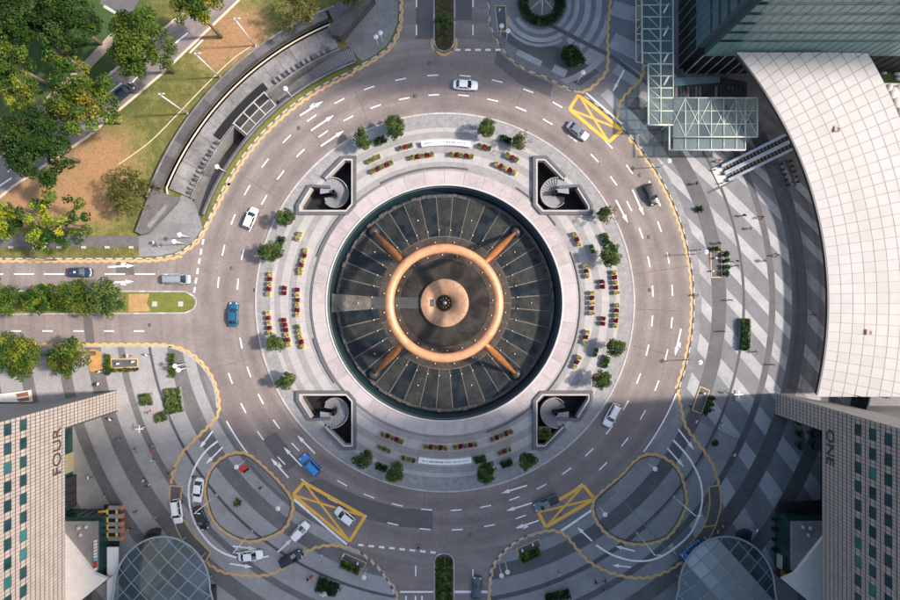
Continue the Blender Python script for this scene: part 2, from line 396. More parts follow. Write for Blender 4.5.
WNW, WE, WSW = g2(P_NW), g2(P_E), g2(P_SW)
ISL = g2(arc(189.6, 0, 360, 160)[:-1])
big = [(-700, -700), (700, -700), (700, 700), (-700, 700)]
ground = struct(sheet('ground', big, [BASIN, RAMP, GROOVE]+PITS, -.3, MT['base']), 'grey concrete ground beneath the streets')
roadpoly = g2([(-500, -400), (1400, -400), (1400, 1000), (-500, 1000)])
road = struct(sheet('road', roadpoly, [WNW, WE, WSW, ISL], 0, MT['road']), 'worn brownish asphalt road circling the fountain')
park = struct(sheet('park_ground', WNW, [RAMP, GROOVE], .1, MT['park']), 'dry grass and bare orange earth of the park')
plaza_e = struct(sheet('east_plaza', WE, None, .1, MT['plaza']), 'grey granite plaza right of the roundabout')
plaza_w = struct(sheet('west_plaza', WSW, None, .1, MT['plaza']), 'grey granite plaza below left of the roundabout')
island = struct(sheet('fountain_island', ISL, [BASIN]+PITS, .1, MT['isl_c']), 'round paved island around the sunken fountain')
# ---- concentric bands on the outer plazas
def sector(r0, r1, a0, a1, n): return arc(r0, a0, a1, n)+arc(r1, a1, a0, n)
def bands(reg, parent, a0, a1, spec):
    for r0, r1, m, nm in spec:
        n = max(24, int(abs(a1-a0)))
        sheet(nm, g2(sector(r0, r1, a0, a1, n)), [reg], .106, MT[m], parent, 'and', .006)
spec_w = [(252, 256, 'wband_d', 'paving_band'), (256, 266.5, 'wband_l', 'paving_band'), (267, 281, 'wband_d', 'paving_band'), (281.5, 297, 'wband_l', 'paving_band'),
          (297.3, 299.7, 'drain', 'drain_channel'), (300, 323.6, 'wband_l', 'paving_band'), (324, 330, 'wband_d', 'paving_band'),
          (330.4, 346.6, 'wband_l', 'paving_band'), (347, 362, 'wband_d', 'paving_band'), (362.4, 380, 'wband_l', 'paving_band'),
          (380.4, 391, 'wband_d', 'paving_band'), (391.4, 418, 'wband_l', 'paving_band'), (418.4, 430, 'wband_d', 'paving_band'),
          (430.4, 452, 'wband_l', 'paving_band'), (452.4, 465, 'wband_d', 'paving_band')]
bands(WSW, plaza_w, 186, 261, spec_w)
spec_e = [(249.5, 256, 'walk', 'paving_band'), (267, 281, 'band_dark', 'paving_band'), (297.3, 299.7, 'drain', 'drain_channel'),
          (324, 330, 'band_dark', 'paving_band'), (347, 362, 'band_dark', 'paving_band'), (388, 402, 'band_dark', 'paving_band')]
bands(WE, plaza_e, 47, -48, spec_e)
spec_s = [(256, 266.5, 'band_light', 'paving_band'), (267, 281, 'band_dark', 'paving_band'), (281.5, 297, 'band_light', 'paving_band'), (297.3, 301.7, 'drain', 'drain_channel'),
          (302, 323.6, 'band_light', 'paving_band'), (324, 330, 'band_dark', 'paving_band'), (330.4, 346.6, 'band_light', 'paving_band'), (347, 362, 'band_dark', 'paving_band')]
bands(WE, plaza_e, -48.2, -82, spec_s)
bands(WE, plaza_e, -25.2, -48, [q for q in spec_s[:5] if q[2] == 'band_light'])
# ---- slanting pale and slate panels between the bands of the right hand plaza
def aphi(p): return max(12.0, min(64.0, 42+.8*p))       # angle between a stripe and the band it crosses
TP = [-70+.25*i for i in range(561)]; TT = [0.0]
for i in range(560): TT.append(TT[-1]+math.tan(R(aphi(TP[i])))*R(.25))
def phi_at(c, r):                                        # T(phi) - ln r = c
    v = c+math.log(r); j = np.interp(v, TT, TP); return float(j)
ph300 = []; p_ = -66.0
while p_ < 50:
    full = 14 if p_ < -34 else 10.5 if p_ < -20 else 8.2 if p_ < -8 else 6.5 if p_ < 10 else 7.4
    ph300 += [p_, p_+full*.44]; p_ += full
cs = [float(np.interp(p, TP, TT))-math.log(300) for p in ph300]
def clampphi(p, lo=-47, hi=47.6): return max(lo, min(hi, p))
for bi, (r0, r1) in enumerate(((256.2, 266.6), (281.4, 297), (300, 323.6), (330.4, 346.6), (362.4, 387.6), (402.4, 425))):
    for k in range(len(cs)-1):
        rs = [r0+(r1-r0)*i/8 for i in range(9)]
        hi = 25.0 if bi < 3 else 47.6
        A = [(r, clampphi(phi_at(cs[k], r)+.08, hi=hi)) for r in rs]; B = [(r, clampphi(phi_at(cs[k+1], r)-.08, hi=hi)) for r in rs]
        if max(b[1]-a[1] for a, b in zip(A, B)) < .3: continue
        lt = k % 2 == 0
        mm = MT[rng.choice(('pan_l', 'pan_l', 'pan_l2') if lt else ('pan_d', 'pan_d', 'pan_d2'))]
        nn = 10; vs = []; fs = []
        for (r, pa), (_, pb) in zip(A, B):
            pb = max(pa, pb)
            for i in range(nn+1): q = G(*pol(r, -(pa+(pb-pa)*i/nn))); vs.append((q.x, q.y, .112))
        for i in range(8):
            for j in range(nn):
                if A[i][1] < B[i][1] or A[i+1][1] < B[i+1][1]: fs.append((i*(nn+1)+j, (i+1)*(nn+1)+j, (i+1)*(nn+1)+j+1, i*(nn+1)+j+1))
        # skirt, so that each slab has an edge of its own
        b0 = len(vs); ring = [i for i in range(nn+1)]+[(i+1)*(nn+1)+nn for i in range(8)]+[8*(nn+1)+nn-1-i for i in range(nn)]+[(7-i)*(nn+1) for i in range(7)]
        vs += [(vs[i][0], vs[i][1], .09) for i in ring]
        for i in range(len(ring)): fs.append((ring[i], ring[(i+1) % len(ring)], b0+(i+1) % len(ring), b0+i))
        mk('paving_panel', vs, fs, mm, plaza_e)
# ---- rings of pale paving round the planter in the upper plaza corner
ncx, ncy = 541, 4
NEREG = g2([(492, -40), (492, 20), (496, 34), (504, 46), (515, 58), (532, 68), (549, 74), (565, 83), (580, 90), (597, 80), (605, 70), (606.5, 45), (607, -40)])
for r0, r1, a0, a1, m in ((26, 30, -150, 10, 'pan_l2'), (34, 38.5, -160, 8, 'pan_l'), (44, 50, -55, 8, 'pan_l'), (55, 61, -50, 8, 'pan_l'), (66, 72, -60, 8, 'pan_l2'), (78, 84, -80, -40, 'pan_l2'), (40, 43, -160, -60, 'pan_l2')):
    sheet('paving_ring', g2(arcc(ncx, ncy, r0, a0, a1, 40)+arcc(ncx, ncy, r1, a1, a0, 40)), [NEREG], .109, MT[m], plaza_e, 'and', .008)
ribbon('drain_channel', [(540, 20), (575, 38), (612, 57), (648, 84)], .8, .120, MT['band_dark'], plaza_e, thick=.01)
sheet('paving_band', g2([(498, 32), (520, 34), (560, 48), (600, 72), (580, 86), (540, 64), (510, 44)]), [NEREG], .1075, MT['band_dark'], plaza_e, 'and', .006)
for a_, b_, w_ in (((517, 52), (541, 64), 1.2), ((553, 68), (566, 74), 1.6), ((585, 62), (603, 52), 1.5), ((570, 52), (578, 44), 1.2)):
    ribbon('paving_band', [a_, b_], w_, .117, MT['pan_l2'], plaza_e, thick=.01)
for a_, b_, w_ in (((612, 40), (640, 54), 3.2), ((616, 66), (640, 82), 3.0), ((604, 92), (650, 140), 2.0), ((612, 8), (640, 16), 3.0)):
    ribbon('paving_band', [a_, b_], w_, .117, MT['pan_l2'], plaza_e, thick=.01)
# ---- island slabs: concentric rings of stone (mesh shared along a ring, cut where a stair pit opens)
ic = G(CX, CY)
for r0, r1, m, n in ((134.5, 140.5, 'isl_b', 48), (140.7, 149.5, 'isl_a', 48), (149.7, 156.2, 'isl_b', 48), (156.4, 164.5, 'isl_a', 48), (164.7, 170.5, 'isl_b', 48), (170.7, 174.8, 'isl_a', 48)):
    st = 360/n; w0, w1 = r0*.2, r1*.2; gp = .035
    def poly(a):
        g0, g1 = math.degrees(gp/w0), math.degrees(gp/w1)
        return [(ic.x+w0*math.cos(R(a+g0+(st-2*g0)*i/5)), ic.y+w0*math.sin(R(a+g0+(st-2*g0)*i/5))) for i in range(6)]+[(ic.x+w1*math.cos(R(a+st-g1-(st-2*g1)*i/5)), ic.y+w1*math.sin(R(a+st-g1-(st-2*g1)*i/5))) for i in range(6)]
    me = None
    for k in range(n):
        a = k*st; P = poly(a)
        near = any(min(math.dist(p, q) for p in P for q in pit) < 9.5 for pit in PITS)
        if near: sheet('paving_slab', P, PITS, .112, MT[m], island, 'diff', .01)
        else:
            if me is None:
                mb = MB(); mb.prism([(x-ic.x, y-ic.y) for x, y in poly(0)], .101, .112); o = mb.build('paving_slab', MT[m], island, (ic.x, ic.y, 0), R(a)); me = o.data
            else: link('paving_slab', me, None, island, (ic.x, ic.y, 0), R(a))
# ---- kerbs
def kerb_plain(name, path, mat, parent, w=.3, z=.16, closed=False): return ribbon(name, path, w, z, mat, parent, closed, thick=.2)
def kerb_stones(path, parent, wl=6.0, bl=6.0, gap=.2, w=.2, z=.15):
    P = resample(path, .5); n = 0; i = 0
    while i < len(P)-2:
        k = int((wl if n % 2 else bl)/.5); a, b = P[i], P[min(i+k, len(P)-1)]; n += 1; i += k
        if not (-15 < (a.x+b.x)/2 < 915 and -15 < (a.y+b.y)/2 < 615) or (b-a).length < 1: continue
        d = (b-a).normalized()*gap/2; mb = MB(); mb.obox(G(*(a+d)), G(*(b-d)), w, -.02, z)
        mb.build('kerb_stone', MT['kerb_w'] if n % 2 == 0 else MT['kerb_b'], parent)
kerb_stones(smooth_path(K_NW, 3)[8:], park, 7, 3)
kerb_stones(smooth_path(K_NE, 3)[8:], plaza_e)
kerb_plain('kerb', smooth_path(K_SE, 3), MT['kerb_g'], plaza_e)
kerb_plain('kerb', smooth_path(K_SW, 3), MT['kerb_g'], plaza_w)
kerb_stones(smooth_path(K_SE[1:6], 3), plaza_e, 5, 4, w=.36, z=.2)
kerb_stones(smooth_path(K_SW[1:5], 3), plaza_w, 5, 4, w=.36, z=.2)
kerb_plain('kerb', smooth_path(K_W, 3), MT['kerb_g'], plaza_w)
P_ = arc(189.6, 0, 360, 72)[:-1]
me = None
for k in range(72):
    a, b = P_[k], P_[(k+1) % 72]
    if me is None:
        pr = [((189.9*.2)*math.cos(R(2.5+t)), (189.9*.2)*math.sin(R(2.5+t))) for t in (-2.42, -.8, .8, 2.42)]+[((188.2*.2)*math.cos(R(2.5+t)), (188.2*.2)*math.sin(R(2.5+t))) for t in (2.42, .8, -.8, -2.42)]
        mb = MB(); mb.prism(pr, -.02, .17); me = mb.build('kerb_stone', MT['conc_l'], island, (ic.x, ic.y, 0), R(k*5)).data
    else: link('kerb_stone', me, None, island, (ic.x, ic.y, 0), R(k*5))
# ---- medians
def median(name, pts, label, ground_mat):
    o = struct(sheet(name, g2(pts), None, .14, MT[ground_mat], None, thick=.16), label)
    P = resample(pts, 5.0, True)
    for i in range(len(P)):
        a, b = P[i], P[(i+1) % len(P)]
        if (b-a).length < .5: continue
        mb = MB(); mb.obox(G(*a), G(*b), .3, -.02, .2); mb.build('kerb_stone', MT['kerb_g'] if i % 5 else MT['kerb_w'], o)
    return o
med_w = median('west_median', [(-60, 290.5), (185, 291.5), (193, 295), (197.5, 302), (194, 309), (186, 313), (-60, 314.5)], 'kerbed grass median dividing the left hand road', 'grass')
med_n = median('north_median', [(434, -60), (434, 43), (437, 49), (444, 52), (451, 49), (454.5, 43), (454.5, -60)], 'narrow planted median in the upper road', 'soil')
med_s = median('south_median', [(434.5, 680), (434.5, 560), (437, 555), (444, 552.5), (451, 555), (454, 560), (454, 680)], 'narrow planted median in the lower road', 'soil')
sheet('bare_earth_patch', g2([(129, 294), (150, 293.5), (147, 303), (151, 311), (129, 312)]), None, .146, M('dry_straw_earth', (.36, .23, .10), .95, .25, .8), med_w)
for x in (155, 181):
    mb = MB(); p = G(x, 304); mb.box(p.x-.5, p.y-.5, .14, p.x+.5, p.y+.5, .2); mb.build('manhole_cover', MT['conc_l'], med_w)
# ---- asphalt patches
for pts in ([(416, -40), (433, -40), (433, 39), (416, 39)], [(494, 63), (497, 50), (515, 66), (532, 75), (553, 84), (550, 97), (520, 84)],
            [(300, 486), (330, 505), (365, 519), (400, 527), (433, 529), (433, 510), (400, 508), (360, 497), (320, 478)], [(116, 261), (134, 261), (134, 275), (116, 275)],
            [(83, 317), (92, 317), (95, 344), (86, 344)], [(262, 440), (276, 432), (300, 462), (286, 472)], [(456, -40), (472, -40), (472, 20), (456, 20)]):
    sheet('asphalt_patch', g2(pts), None, .004, MT['patch'], road)
# ---- road markings
def flat(name, pts, z, mat, parent): return sheet(name, g2(pts), None, z, mat, parent)
dash_mb = MB(); dash_mb.add([(-1.1, -.125, 0), (1.1, -.125, 0), (1.1, .125, 0), (-1.1, .125, 0)], [(0, 1, 2, 3)])
dash_me = None
def dash(px, py, deg, sx=1.0, sy=1.0):
    global dash_me
    p = G(px, py, .01)
    if dash_me is None: o = dash_mb.build('lane_dash', MT['white'], road, p, R(deg)); dash_me = o.data
    else: o = link('lane_dash', dash_me, None, road, p, R(deg))
    o.scale = (sx, sy, 1)
per = 360/44
for rr in (208, 227.6):
    for k in range(44):
        a = 3.1+per*k
        x, y = pol(rr, a)
        if rr > 220 and (176 < a % 360 < 192): continue
        dash(x, y, a+90)
for x in (-7, 24, 54, 115, 145): dash(x, 274, 0, 1.85)
dash(173, 274.5, 0, 1.6)
for x in (16, 47.5, 78.5, 109, 139): dash(x, 331, 0, .95)
for x in (416.5, 473):
    for y in (2, 30): dash(x, y, 90, .95)
dash(415.7, 571, 90, .95); dash(473, 574.5, 90, .95)
for x in (457.5, 468, 478, 488, 498): dash(x, 49.7, 0, .5, 1.6)
for i in range(8): dash(361+10.3*i, 545.2+1.05*i, -6, .5, 1.7)
for x, y in ((203, 241.7), (201, 251.7), (199.3, 261), (197.6, 271), (196, 280.6), (194.5, 290)): dash(x, y, 81, .5, 1.5)
for x, y, a in ((186, 405, 0),): pass
def arrow(x0, y0, x1, y1, z=.011, parent=None, side=0, head=.42):
    """straight arrow from tail to tip; side: -1/+1 adds a turning barb"""
    a = G(x0, y0).xy; b = G(x1, y1).xy; d = (b-a).normalized(); n = Vector((-d.y, d.x)); L = (b-a).length
    hl = min(1.7, L*.34); w = .16; c = b-d*hl
    poly = [a-n*w, c-n*w, c-n*head, b, c+n*head, c+n*w, a+n*w]
    sheet('arrow_marking', [tuple(p) for p in poly], None, z, MT['white'], parent or road)
    if side:
        e = a+d*L*.5; f = e+n*side*.55+d*.4
        sheet('arrow_marking', [tuple(p) for p in (e-d*.1+n*side*.17, f-d*.5, f+d*.7+n*side*.15, f+d*.35-n*side*.12, e+n*side*.17+d*.6)], None, z, MT['white'], parent or road)
for q in ((300, 115.5, 323, 101, 1), (311, 130.5, 334, 115, 0), (321, 146, 344, 130.5, 0), (632.5, 189.5, 644, 215.5, 0), (681, 329, 675, 356, 1),
          (315, 453.6, 297, 435, 0), (302, 466.5, 283.5, 447, 0), (288.6, 478, 270.6, 458, -1), (527, 485.4, 501, 493.5, 0), (532, 503, 506, 511, 0), (539, 520.5, 515, 528.6, 1), (108, 267, 135, 265.5, 1), (108, 282.5, 134, 281.5, -1), (616, 200, 628, 223, 0)):
    arrow(*q[:4], side=q[4])
ribbon('lane_line', [(649, 181), (660.5, 206)], .3, .011, MT['white'], road)
ribbon('stop_line', [(455, 592), (488, 592)], .5, .011, MT['white'], road); ribbon('stop_line', [(400, 592), (434, 592)], .35, .011, MT['white'], road)
for x in (406, 415.5, 422): ribbon('lane_line', [(x, 596), (x, 640)], .3, .011, MT['white'], road)
def yellow_box(c, name='box_junction'):
    for i in range(4): ribbon(name, [c[i], c[(i+1) % 4]], .66, .013+.001*i, MT['yellow2'], road)
    ribbon(name, [c[0], c[2]], .42, .017, MT['yellow2'], road); ribbon(name, [c[1], c[3]], .42, .018, MT['yellow2'], road)
yellow_box([(578.7, 94.5), (622, 130), (608.7, 142), (569.5, 109)])
yellow_box([(304, 482.5), (365, 516.6), (349.5, 541.5), (293, 495)])
yellow_box([(583.5, 485.5), (594.4, 499), (545.8, 527), (538.3, 512.4)])
ribbon('edge_line', [(586, 93), (622, 124)], .32, .135, MT['white'], plaza_e)
ribbon('edge_line', [(294, 499), (347, 544.5)], .45, .135, MT['white'], plaza_w)
ribbon('edge_line', [(560, 531.5), (593, 509)], .45, .135, MT['white'], plaza_e)
ribbon('edge_line', arc(248.3, -21.5, -37, 20), .3, .135, MT['white'], plaza_e)
ribbon('edge_line', arc(248.3, 208.5, 218, 20), .3, .135, MT['white'], plaza_w)
# yellow zigzag lines
ZIG = [(arc(246.3, 112, 152, 80)+[(204.5, 231.5), (195, 244.5), (179.5, 254.6)], 'road'), ([(401.8, -40), (401.8, 0), (400.8, 26), (391.5, 46.5), (376, 59), (351.5, 73)], 'road'),
       (K_NE[:9]+[(577, 92)], 'road'), (arc(246.8, 42, -20.5, 120), 'road'), ([(182, 256.2), (160, 260), (130, 261), (-40, 261)], 'road'),
       ([(578, 93), (588, 90), (597, 83), (606, 72), (608, 58), (607.5, 43), (608, 25), (610, 0), (611, -40)], 'e'),
       ([(617, 119), (620, 103), (630, 90), (641, 78), (643, 66), (642, 40), (641, 10), (640, -30)], 'e'),
       ([(678, 389), (678.5, 396), (681, 408), (685, 425), (693, 437), (703, 450), (712, 464), (716, 475), (718.5, 485)], 'e'),
       ([(682, 562), (667, 571), (650, 577), (633, 577.5), (617, 574.5), (602, 569), (587, 560), (575, 546.5), (566, 535.5), (557, 531), (545, 531), (527, 536.5), (512, 545), (500.5, 556), (493, 568), (490.5, 583), (489, 600), (489, 660)], 'e'),
       ([(-40, 344.5), (87, 344.5), (125, 344.5), (150, 344.5), (170, 345.6), (186, 350.6), (201.5, 362), (212, 376.5), (217.2, 390), (219.5, 405), (217, 417), (208, 427), (195, 439.5), (181.5, 454.5), (174, 471), (171.6, 484.5)], 'w'),
       ([(207, 562.5), (222, 571.5), (243, 575), (267, 574.8), (285, 567), (303, 555), (312, 549), (327, 545.4), (345, 546.5), (361, 553), (376, 565), (388, 580), (397, 597), (399, 660)], 'w')]
for p, w in ZIG:
    z, par = (.015, road) if w == 'road' else (.14, plaza_e if w == 'e' else plaza_w)
    ribbon('zigzag_line', smooth_path(p, 1.0), .5 if w == 'road' else .54, z, MT['yellow'], par, step=1.0, wig=.75, per=8.5)
LOOP_E = [(596, 497.5), (610, 485), (623, 474), (633, 463), (643, 455.5), (655, 454.5), (668, 460), (677, 468), (682.5, 480), (686, 497), (685, 508), (678, 523), (667, 537), (650, 543), (635, 544), (623, 541.7), (613, 537.5), (603, 530), (595, 518), (592.5, 507)]
LOOP_W = [(214.5, 465), (223, 457.5), (234, 453), (249, 455), (270, 472.5), (285, 489), (292.5, 501), (292, 513), (285, 528), (270, 537), (249, 541.5), (231, 535.5), (219, 526.5), (211.5, 516), (207, 501), (205.5, 489), (209, 474)]
for L, par in ((LOOP_E, plaza_e), (LOOP_W, plaza_w)):
    ribbon('zigzag_line', smooth_path(L, 1.0, True), .6, .141, MT['yellow'], par, True, step=1.0, wig=.75, per=8.5)
    c = (sum(p[0] for p in L)/len(L), sum(p[1] for p in L)/len(L))
    ribbon('island_kerb', smooth_path([(c[0]+(x-c[0])*.955, c[1]+(y-c[1])*.955) for x, y in L], 3, True), .2, .2, MT['conc_d'], par, True, thick=.12)
# white lines of the set-down lanes
ribbon('lane_line', smooth_path([(673, 440), (685, 453), (693, 465), (700, 481), (702, 500), (697, 520), (687, 537), (667, 553), (650, 560), (633, 560.5), (617, 556.5), (607, 552), (596, 545)], 2), .4, .142, MT['white'], plaza_e)
ribbon('lane_line', smooth_path([(218, 441), (207, 450), (198, 462), (192, 475), (189, 488), (190, 505), (195, 522), (203, 535), (213, 546), (225, 553.5), (237, 557.4)], 2), .4, .142, MT['white'], plaza_w)
for q, par in (((678, 429, 694, 450), 'e'), ((667, 448, 684, 467), 'e'), ((624, 70, 612.5, 92), 'e'), ((592, 541, 577, 527), 'e'), ((635, 551, 615, 546), 'e'), ((631, 567, 612, 565), 'e'),
               ((233, 546, 257, 549), 'w'), ((230, 563.5, 253, 567), 'w'), ((278, 552, 292, 539), 'w'), ((213, 431, 200, 448), 'w'), ((223, 447, 206, 464), 'w')):
    arrow(*q, z=.143, parent=plaza_e if par == 'e' else plaza_w, head=.42)
ribbon('lane_line', [(258, 558), (269, 556)], .35, .142, MT['white'], plaza_w)
# taxi bays, outlined in yellow on dark asphalt
def bay(name, outer, inner, par, cuts):
    sheet('bay_asphalt', g2(outer+inner[::-1]), None, .125, MT['patch'], par, thick=.02)
    for p in (outer, inner): ribbon(name, p, .28, .143, MT['yellow'], par)
    for i, j in cuts: ribbon(name, [outer[i], inner[j]], .28, .144, MT['yellow'], par)
bw_o = smooth_path([(170.5, 485.4), (170, 498), (172, 512), (178, 531), (189, 548), (205.5, 562)], 4); bw_i = smooth_path([(182.4, 486.6), (181, 500), (183.5, 516), (188, 526), (196, 537), (211, 552)], 4)
bay('bay_line', bw_o, bw_i, plaza_w, ((0, 0), (-1, -1)))
be_o = smooth_path([(719, 485), (720.5, 500), (719, 513), (712, 533), (700, 549), (688, 562)], 4); be_i = smooth_path([(708.5, 487), (709.5, 500), (708.5, 511), (703, 527), (692, 541), (680, 554)], 4)
bay('bay_line', be_o, be_i, plaza_e, ((0, 0), (-1, -1), (9, 9)))
# ---- upper left park: diagonal road, paths, pavements
flat('park_road', [(-60, 246), (13, 186), (88, 136), (162, 73), (225, 13), (290, -50), (255, -70), (200, 0), (138, 52), (100, 84), (60, 112), (-60, 205)], .106, MT['road'], park)
kerb_plain('kerb', [(-60, 247), (13, 187), (88, 137), (162, 74), (225, 14), (260, -20)], MT['cream_bar'], park, .45, .2)
kerb_plain('kerb', [(-60, 204), (60, 111), (100, 83), (138, 51), (200, -1)], MT['cream_bar'], park, .45, .2)
for a_, b_ in (((105, 96), (122, 83)), ((130, 85), (138, 77)), ((8, 172), (16, 166)), ((0, 186), (12, 178)), ((172, 46), (188, 33)), ((190, 53), (203, 40)), ((45, 146), (58, 136)), ((212, 27), (226, 12))):
    ribbon('lane_line', [a_, b_], .3, .112, MT['white'], park)
flat('footpath', [(35, 108), (88, 58), (112, 32), (120, 38), (97, 62), (44, 116)], .108, M('beige_footpath', (.34, .27, .21), .9, .15, .5), park)
flat('park_road', [(100, 4), (108, -20), (150, -20), (134, 10), (128, 14)], .108, MT['patch'], park)
ribbon('lane_line', [(104, 6), (116, 13)], .6, .118, MT['conc_l'], park)
flat('footpath', [(-60, 236), (140, 236), (140, 247), (-60, 247)], .108, MT['paver'], park)
ribbon('garden_edging', smooth_path([(118, 165), (150, 142), (180, 112), (207, 84), (232, 60), (252, 46)], 4), .18, .14, MT['cream_bar'], park, thick=.04)
flat('corner_pavement', [(139, 237), (150, 232), (180, 198), (186, 190), (196, 206), (203, 228), (193, 241.5), (178, 251.5), (160, 256), (139, 257)], .112, MT['walk'], park)
flat('corner_pavement', [(345, 42), (363, 16), (388, -20), (398, -20), (398.5, 0), (397, 24), (389, 43), (374, 55.5), (362, 61), (350, 48)], .112, MT['walk'], park)
flat('grass_verge', arc(249.8, 112.5, 156, 60)+arc(254.3, 156, 112.5, 60), .114, MT['grass'], park)
flat('bare_earth_patch', [(88, 352), (93, 349), (102, 352), (103, 368), (98, 373), (90, 371)], .118, M('orange_earth', (.42, .24, .08), .95, .25, .8), plaza_w)

for pts in ([(432.5, 38), (432.5, 47), (437, 51.5), (444, 55), (451.5, 51.5), (456, 47), (456, 38)],):
    ribbon('tip_line', smooth_path(pts, 1.5), .5, .016, MT['yellow'], road)

# seams, manholes and stains in the asphalt
MT['seam'] = M('asphalt_seam', (.13, .112, .10), .9, .3, .8)
for a, r0, r1 in ((113, 191, 230), (8.5, 191, 246), (-2, 191, 238), (-13, 192, 246), (52, 191, 210), (148, 200, 248), (196, 191, 249), (70, 210, 247), (-60, 191, 247), (-96, 191, 240), (128, 191, 220)):
    P = [pol(r0+(r1-r0)*i/8, a+rng.uniform(-.07, .07)) for i in range(9)]; ribbon('asphalt_seam', P, .12, .005, MT['seam'], road)
for x, y in ((649, 237), (429.5, 63), (650, 290), (299, 128), (232, 268), (150, 325), (560, 515), (328, 500), (470, 535), (640, 175), (255, 290), (415, 96)):
    mb = MB(); mb.lathe([(.42, .003), (.42, .007), (.01, .008)], 14); p = G(x, y); mb.build('manhole_cover', MT['seam'], road, (p.x, p.y, 0))
MT['roof_grey0'] = M('dusty_skylight_glass', (.085, .085, .075), .3, .3, .8)
# ------------------------------------------------------------------ FOUNTAIN
ft = thing('fountain', 'sunken round fountain with a bronze ring on four legs', 'fountain', (FC.x, FC.y, 0))
def ring_prism(r0, r1, a0, a1, z0, z1, n=8):
    mb = MB(); mb.prism([(r0*math.cos(R(a0+(a1-a0)*i/n)), r0*math.sin(R(a0+(a1-a0)*i/n))) for i in range(n+1)]+[(r1*math.cos(R(a1-(a1-a0)*i/n)), r1*math.sin(R(a1-(a1-a0)*i/n))) for i in range(n+1)], z0, z1)
    return mb
def annulus(name, r0, r1, z, mat, n=120):
    mb = MB(); mb.lathe([(r1, z), (r0, z)], n); return mb.build(name, mat, ft)
rs_me = [None, None]
for k in range(40):
    q = 0 if rng.random() < .6 else 1
    if rs_me[q] is None: o = ring_prism(23.75, 26.4, .05, 8.95, -.05, .42).build('rim_stone', MT[('rim', 'rim2')[q]], ft, None, R(9*k)); rs_me[q] = o.data
    else: link('rim_stone', rs_me[q], None, ft, None, R(9*k))
mb = MB(); mb.lathe([(23.75, .3), (23.75, .5), (23.42, .5), (23.42, .2)], 160); mb.build('rim_coping', MT['cope'], ft)
mb = MB(); mb.lathe([(26.9, .1), (26.9, .22), (26.38, .22)], 160); mb.build('rim_step', MT['isl_b'], ft)
for a0_, a1_ in ((-72, 22), (35, 58), (80, 118), (140, 160), (195, 216)):
    mb = MB(); mb.lathe([(27.25, .1), (27.25, .34), (26.93, .34), (26.93, .1)], 40, a0=a0_, a1=a1_); mb.build('rim_bench', MT['stone_d'], ft)
mb = MB(); mb.lathe([(23.4, .25), (23.4, -4.8)], 160); mb.build('basin_wall', MT['teal_wall'], ft)
mb = MB(); mb.lathe([(23.38, -.55), (23.2, -.55), (23.2, -.75), (23.38, -.75)], 160); mb.build('basin_ledge', M('teal_grey_ledge', (.06, .085, .08), .5, .2, 1), ft)
annulus('water_channel', 21.6, 23.45, -4.1, MT['water'], 160)
mb = MB()
NE_ = 130
for k in range(NE_):
    a = 360*k/NE_; w = rng.uniform(.1, .55); mb.prism([(r_*math.cos(R(t)), r_*math.sin(R(t))) for r_, t in ((21.75, a+.1), (22.0+w, a+.15), (22.0+w, a+2.6), (21.75, a+2.7))], -3.9, -3.52+rng.uniform(-.04, .04))
tag(mb.build('basin_edge_stones', MT['edge'], ft), kind='stuff')
annulus('joint_bed', 9.0, 21.95, -3.6, MT['joint'], 160)
pm = {}
order = [0, 1, 0, 2, 0, 1, 0, 1, 2, 1]
for k in range(40):
    a = 4.5+9*k
    q = ('fp0', 'fp1', 'fp2')[order[k % 10]]
    g0, g1 = .45, .28
    if q not in pm:
        mb = MB(); mb.prism([(13.75*math.cos(R(g0)), 13.75*math.sin(R(g0))), (21.85*math.cos(R(g1)), 21.85*math.sin(R(g1))), (21.95*math.cos(R(4.5)), 21.95*math.sin(R(4.5))), (21.85*math.cos(R(9-g1)), 21.85*math.sin(R(9-g1))), (13.75*math.cos(R(9-g0)), 13.75*math.sin(R(9-g0))), (13.78*math.cos(R(4.5)), 13.78*math.sin(R(4.5)))], -3.62, -3.52)
        pm[q] = mb.build('floor_panel', MT[q], ft, None, R(a)).data
    else: link('floor_panel', pm[q], None, ft, None, R(a))
me = None
for k in range(20):
    if me is None: me = ring_prism(9.2, 13.6, .35, 17.65, -3.62, -3.46).build('brown_floor_panel', MT['brown'], ft, None, R(18*k)).data
    else: link('brown_floor_panel', me, None, ft, None, R(18*k))
me = None
for k in range(12):
    if me is None: me = ring_prism(4.6, 9.1, .05, 29.95, -3.6, -3.5).build('inner_floor_panel', MT['inner'], ft, None, R(30*k)).data
    else: link('inner_floor_panel', me, None, ft, None, R(30*k))
mb = MB(); mb.lathe([(4.95, -3.55), (4.95, -2.8), (4.8, -2.72), (1.7, -2.62), (1.7, -2.7)], 64); st_ = mb.build('copper_stage', MT['copper'], ft)
for k in range(10):
    mb = MB(); a = R(36*k+10); mb.obox((1.8*math.cos(a), 1.8*math.sin(a)), (4.75*math.cos(a), 4.75*math.sin(a)), .05, -2.75, -2.655); mb.build('seam', MT['bronze_d'], st_)
mb = MB(); mb.box(-2.9, -.75, -2.7, -2.2, .75, -2.55); mb.build('hatch', MT['stone_d'], st_)
mb = MB(); mb.lathe([(1.7, -2.62), (1.62, -2.45), (1.45, -2.45), (1.3, -3.1), (0.02, -3.1)], 32); mb.build('jet_well', MT['black'], ft)
mb = MB(); mb.lathe([(.5, -3.1), (.45, -2.4), (.3, -2.25), (.01, -2.2)], 16); mb.build('main_jet', MT['alloy'], ft)
mb = MB()
for k in range(10): mb.lathe([(.16, -3.1), (.14, -2.6), (.01, -2.55)], 8, (1.0*math.cos(R(36*k)), 1.0*math.sin(R(36*k)), 0))
mb.build('jet_ring', MT['bronze_d'], ft)
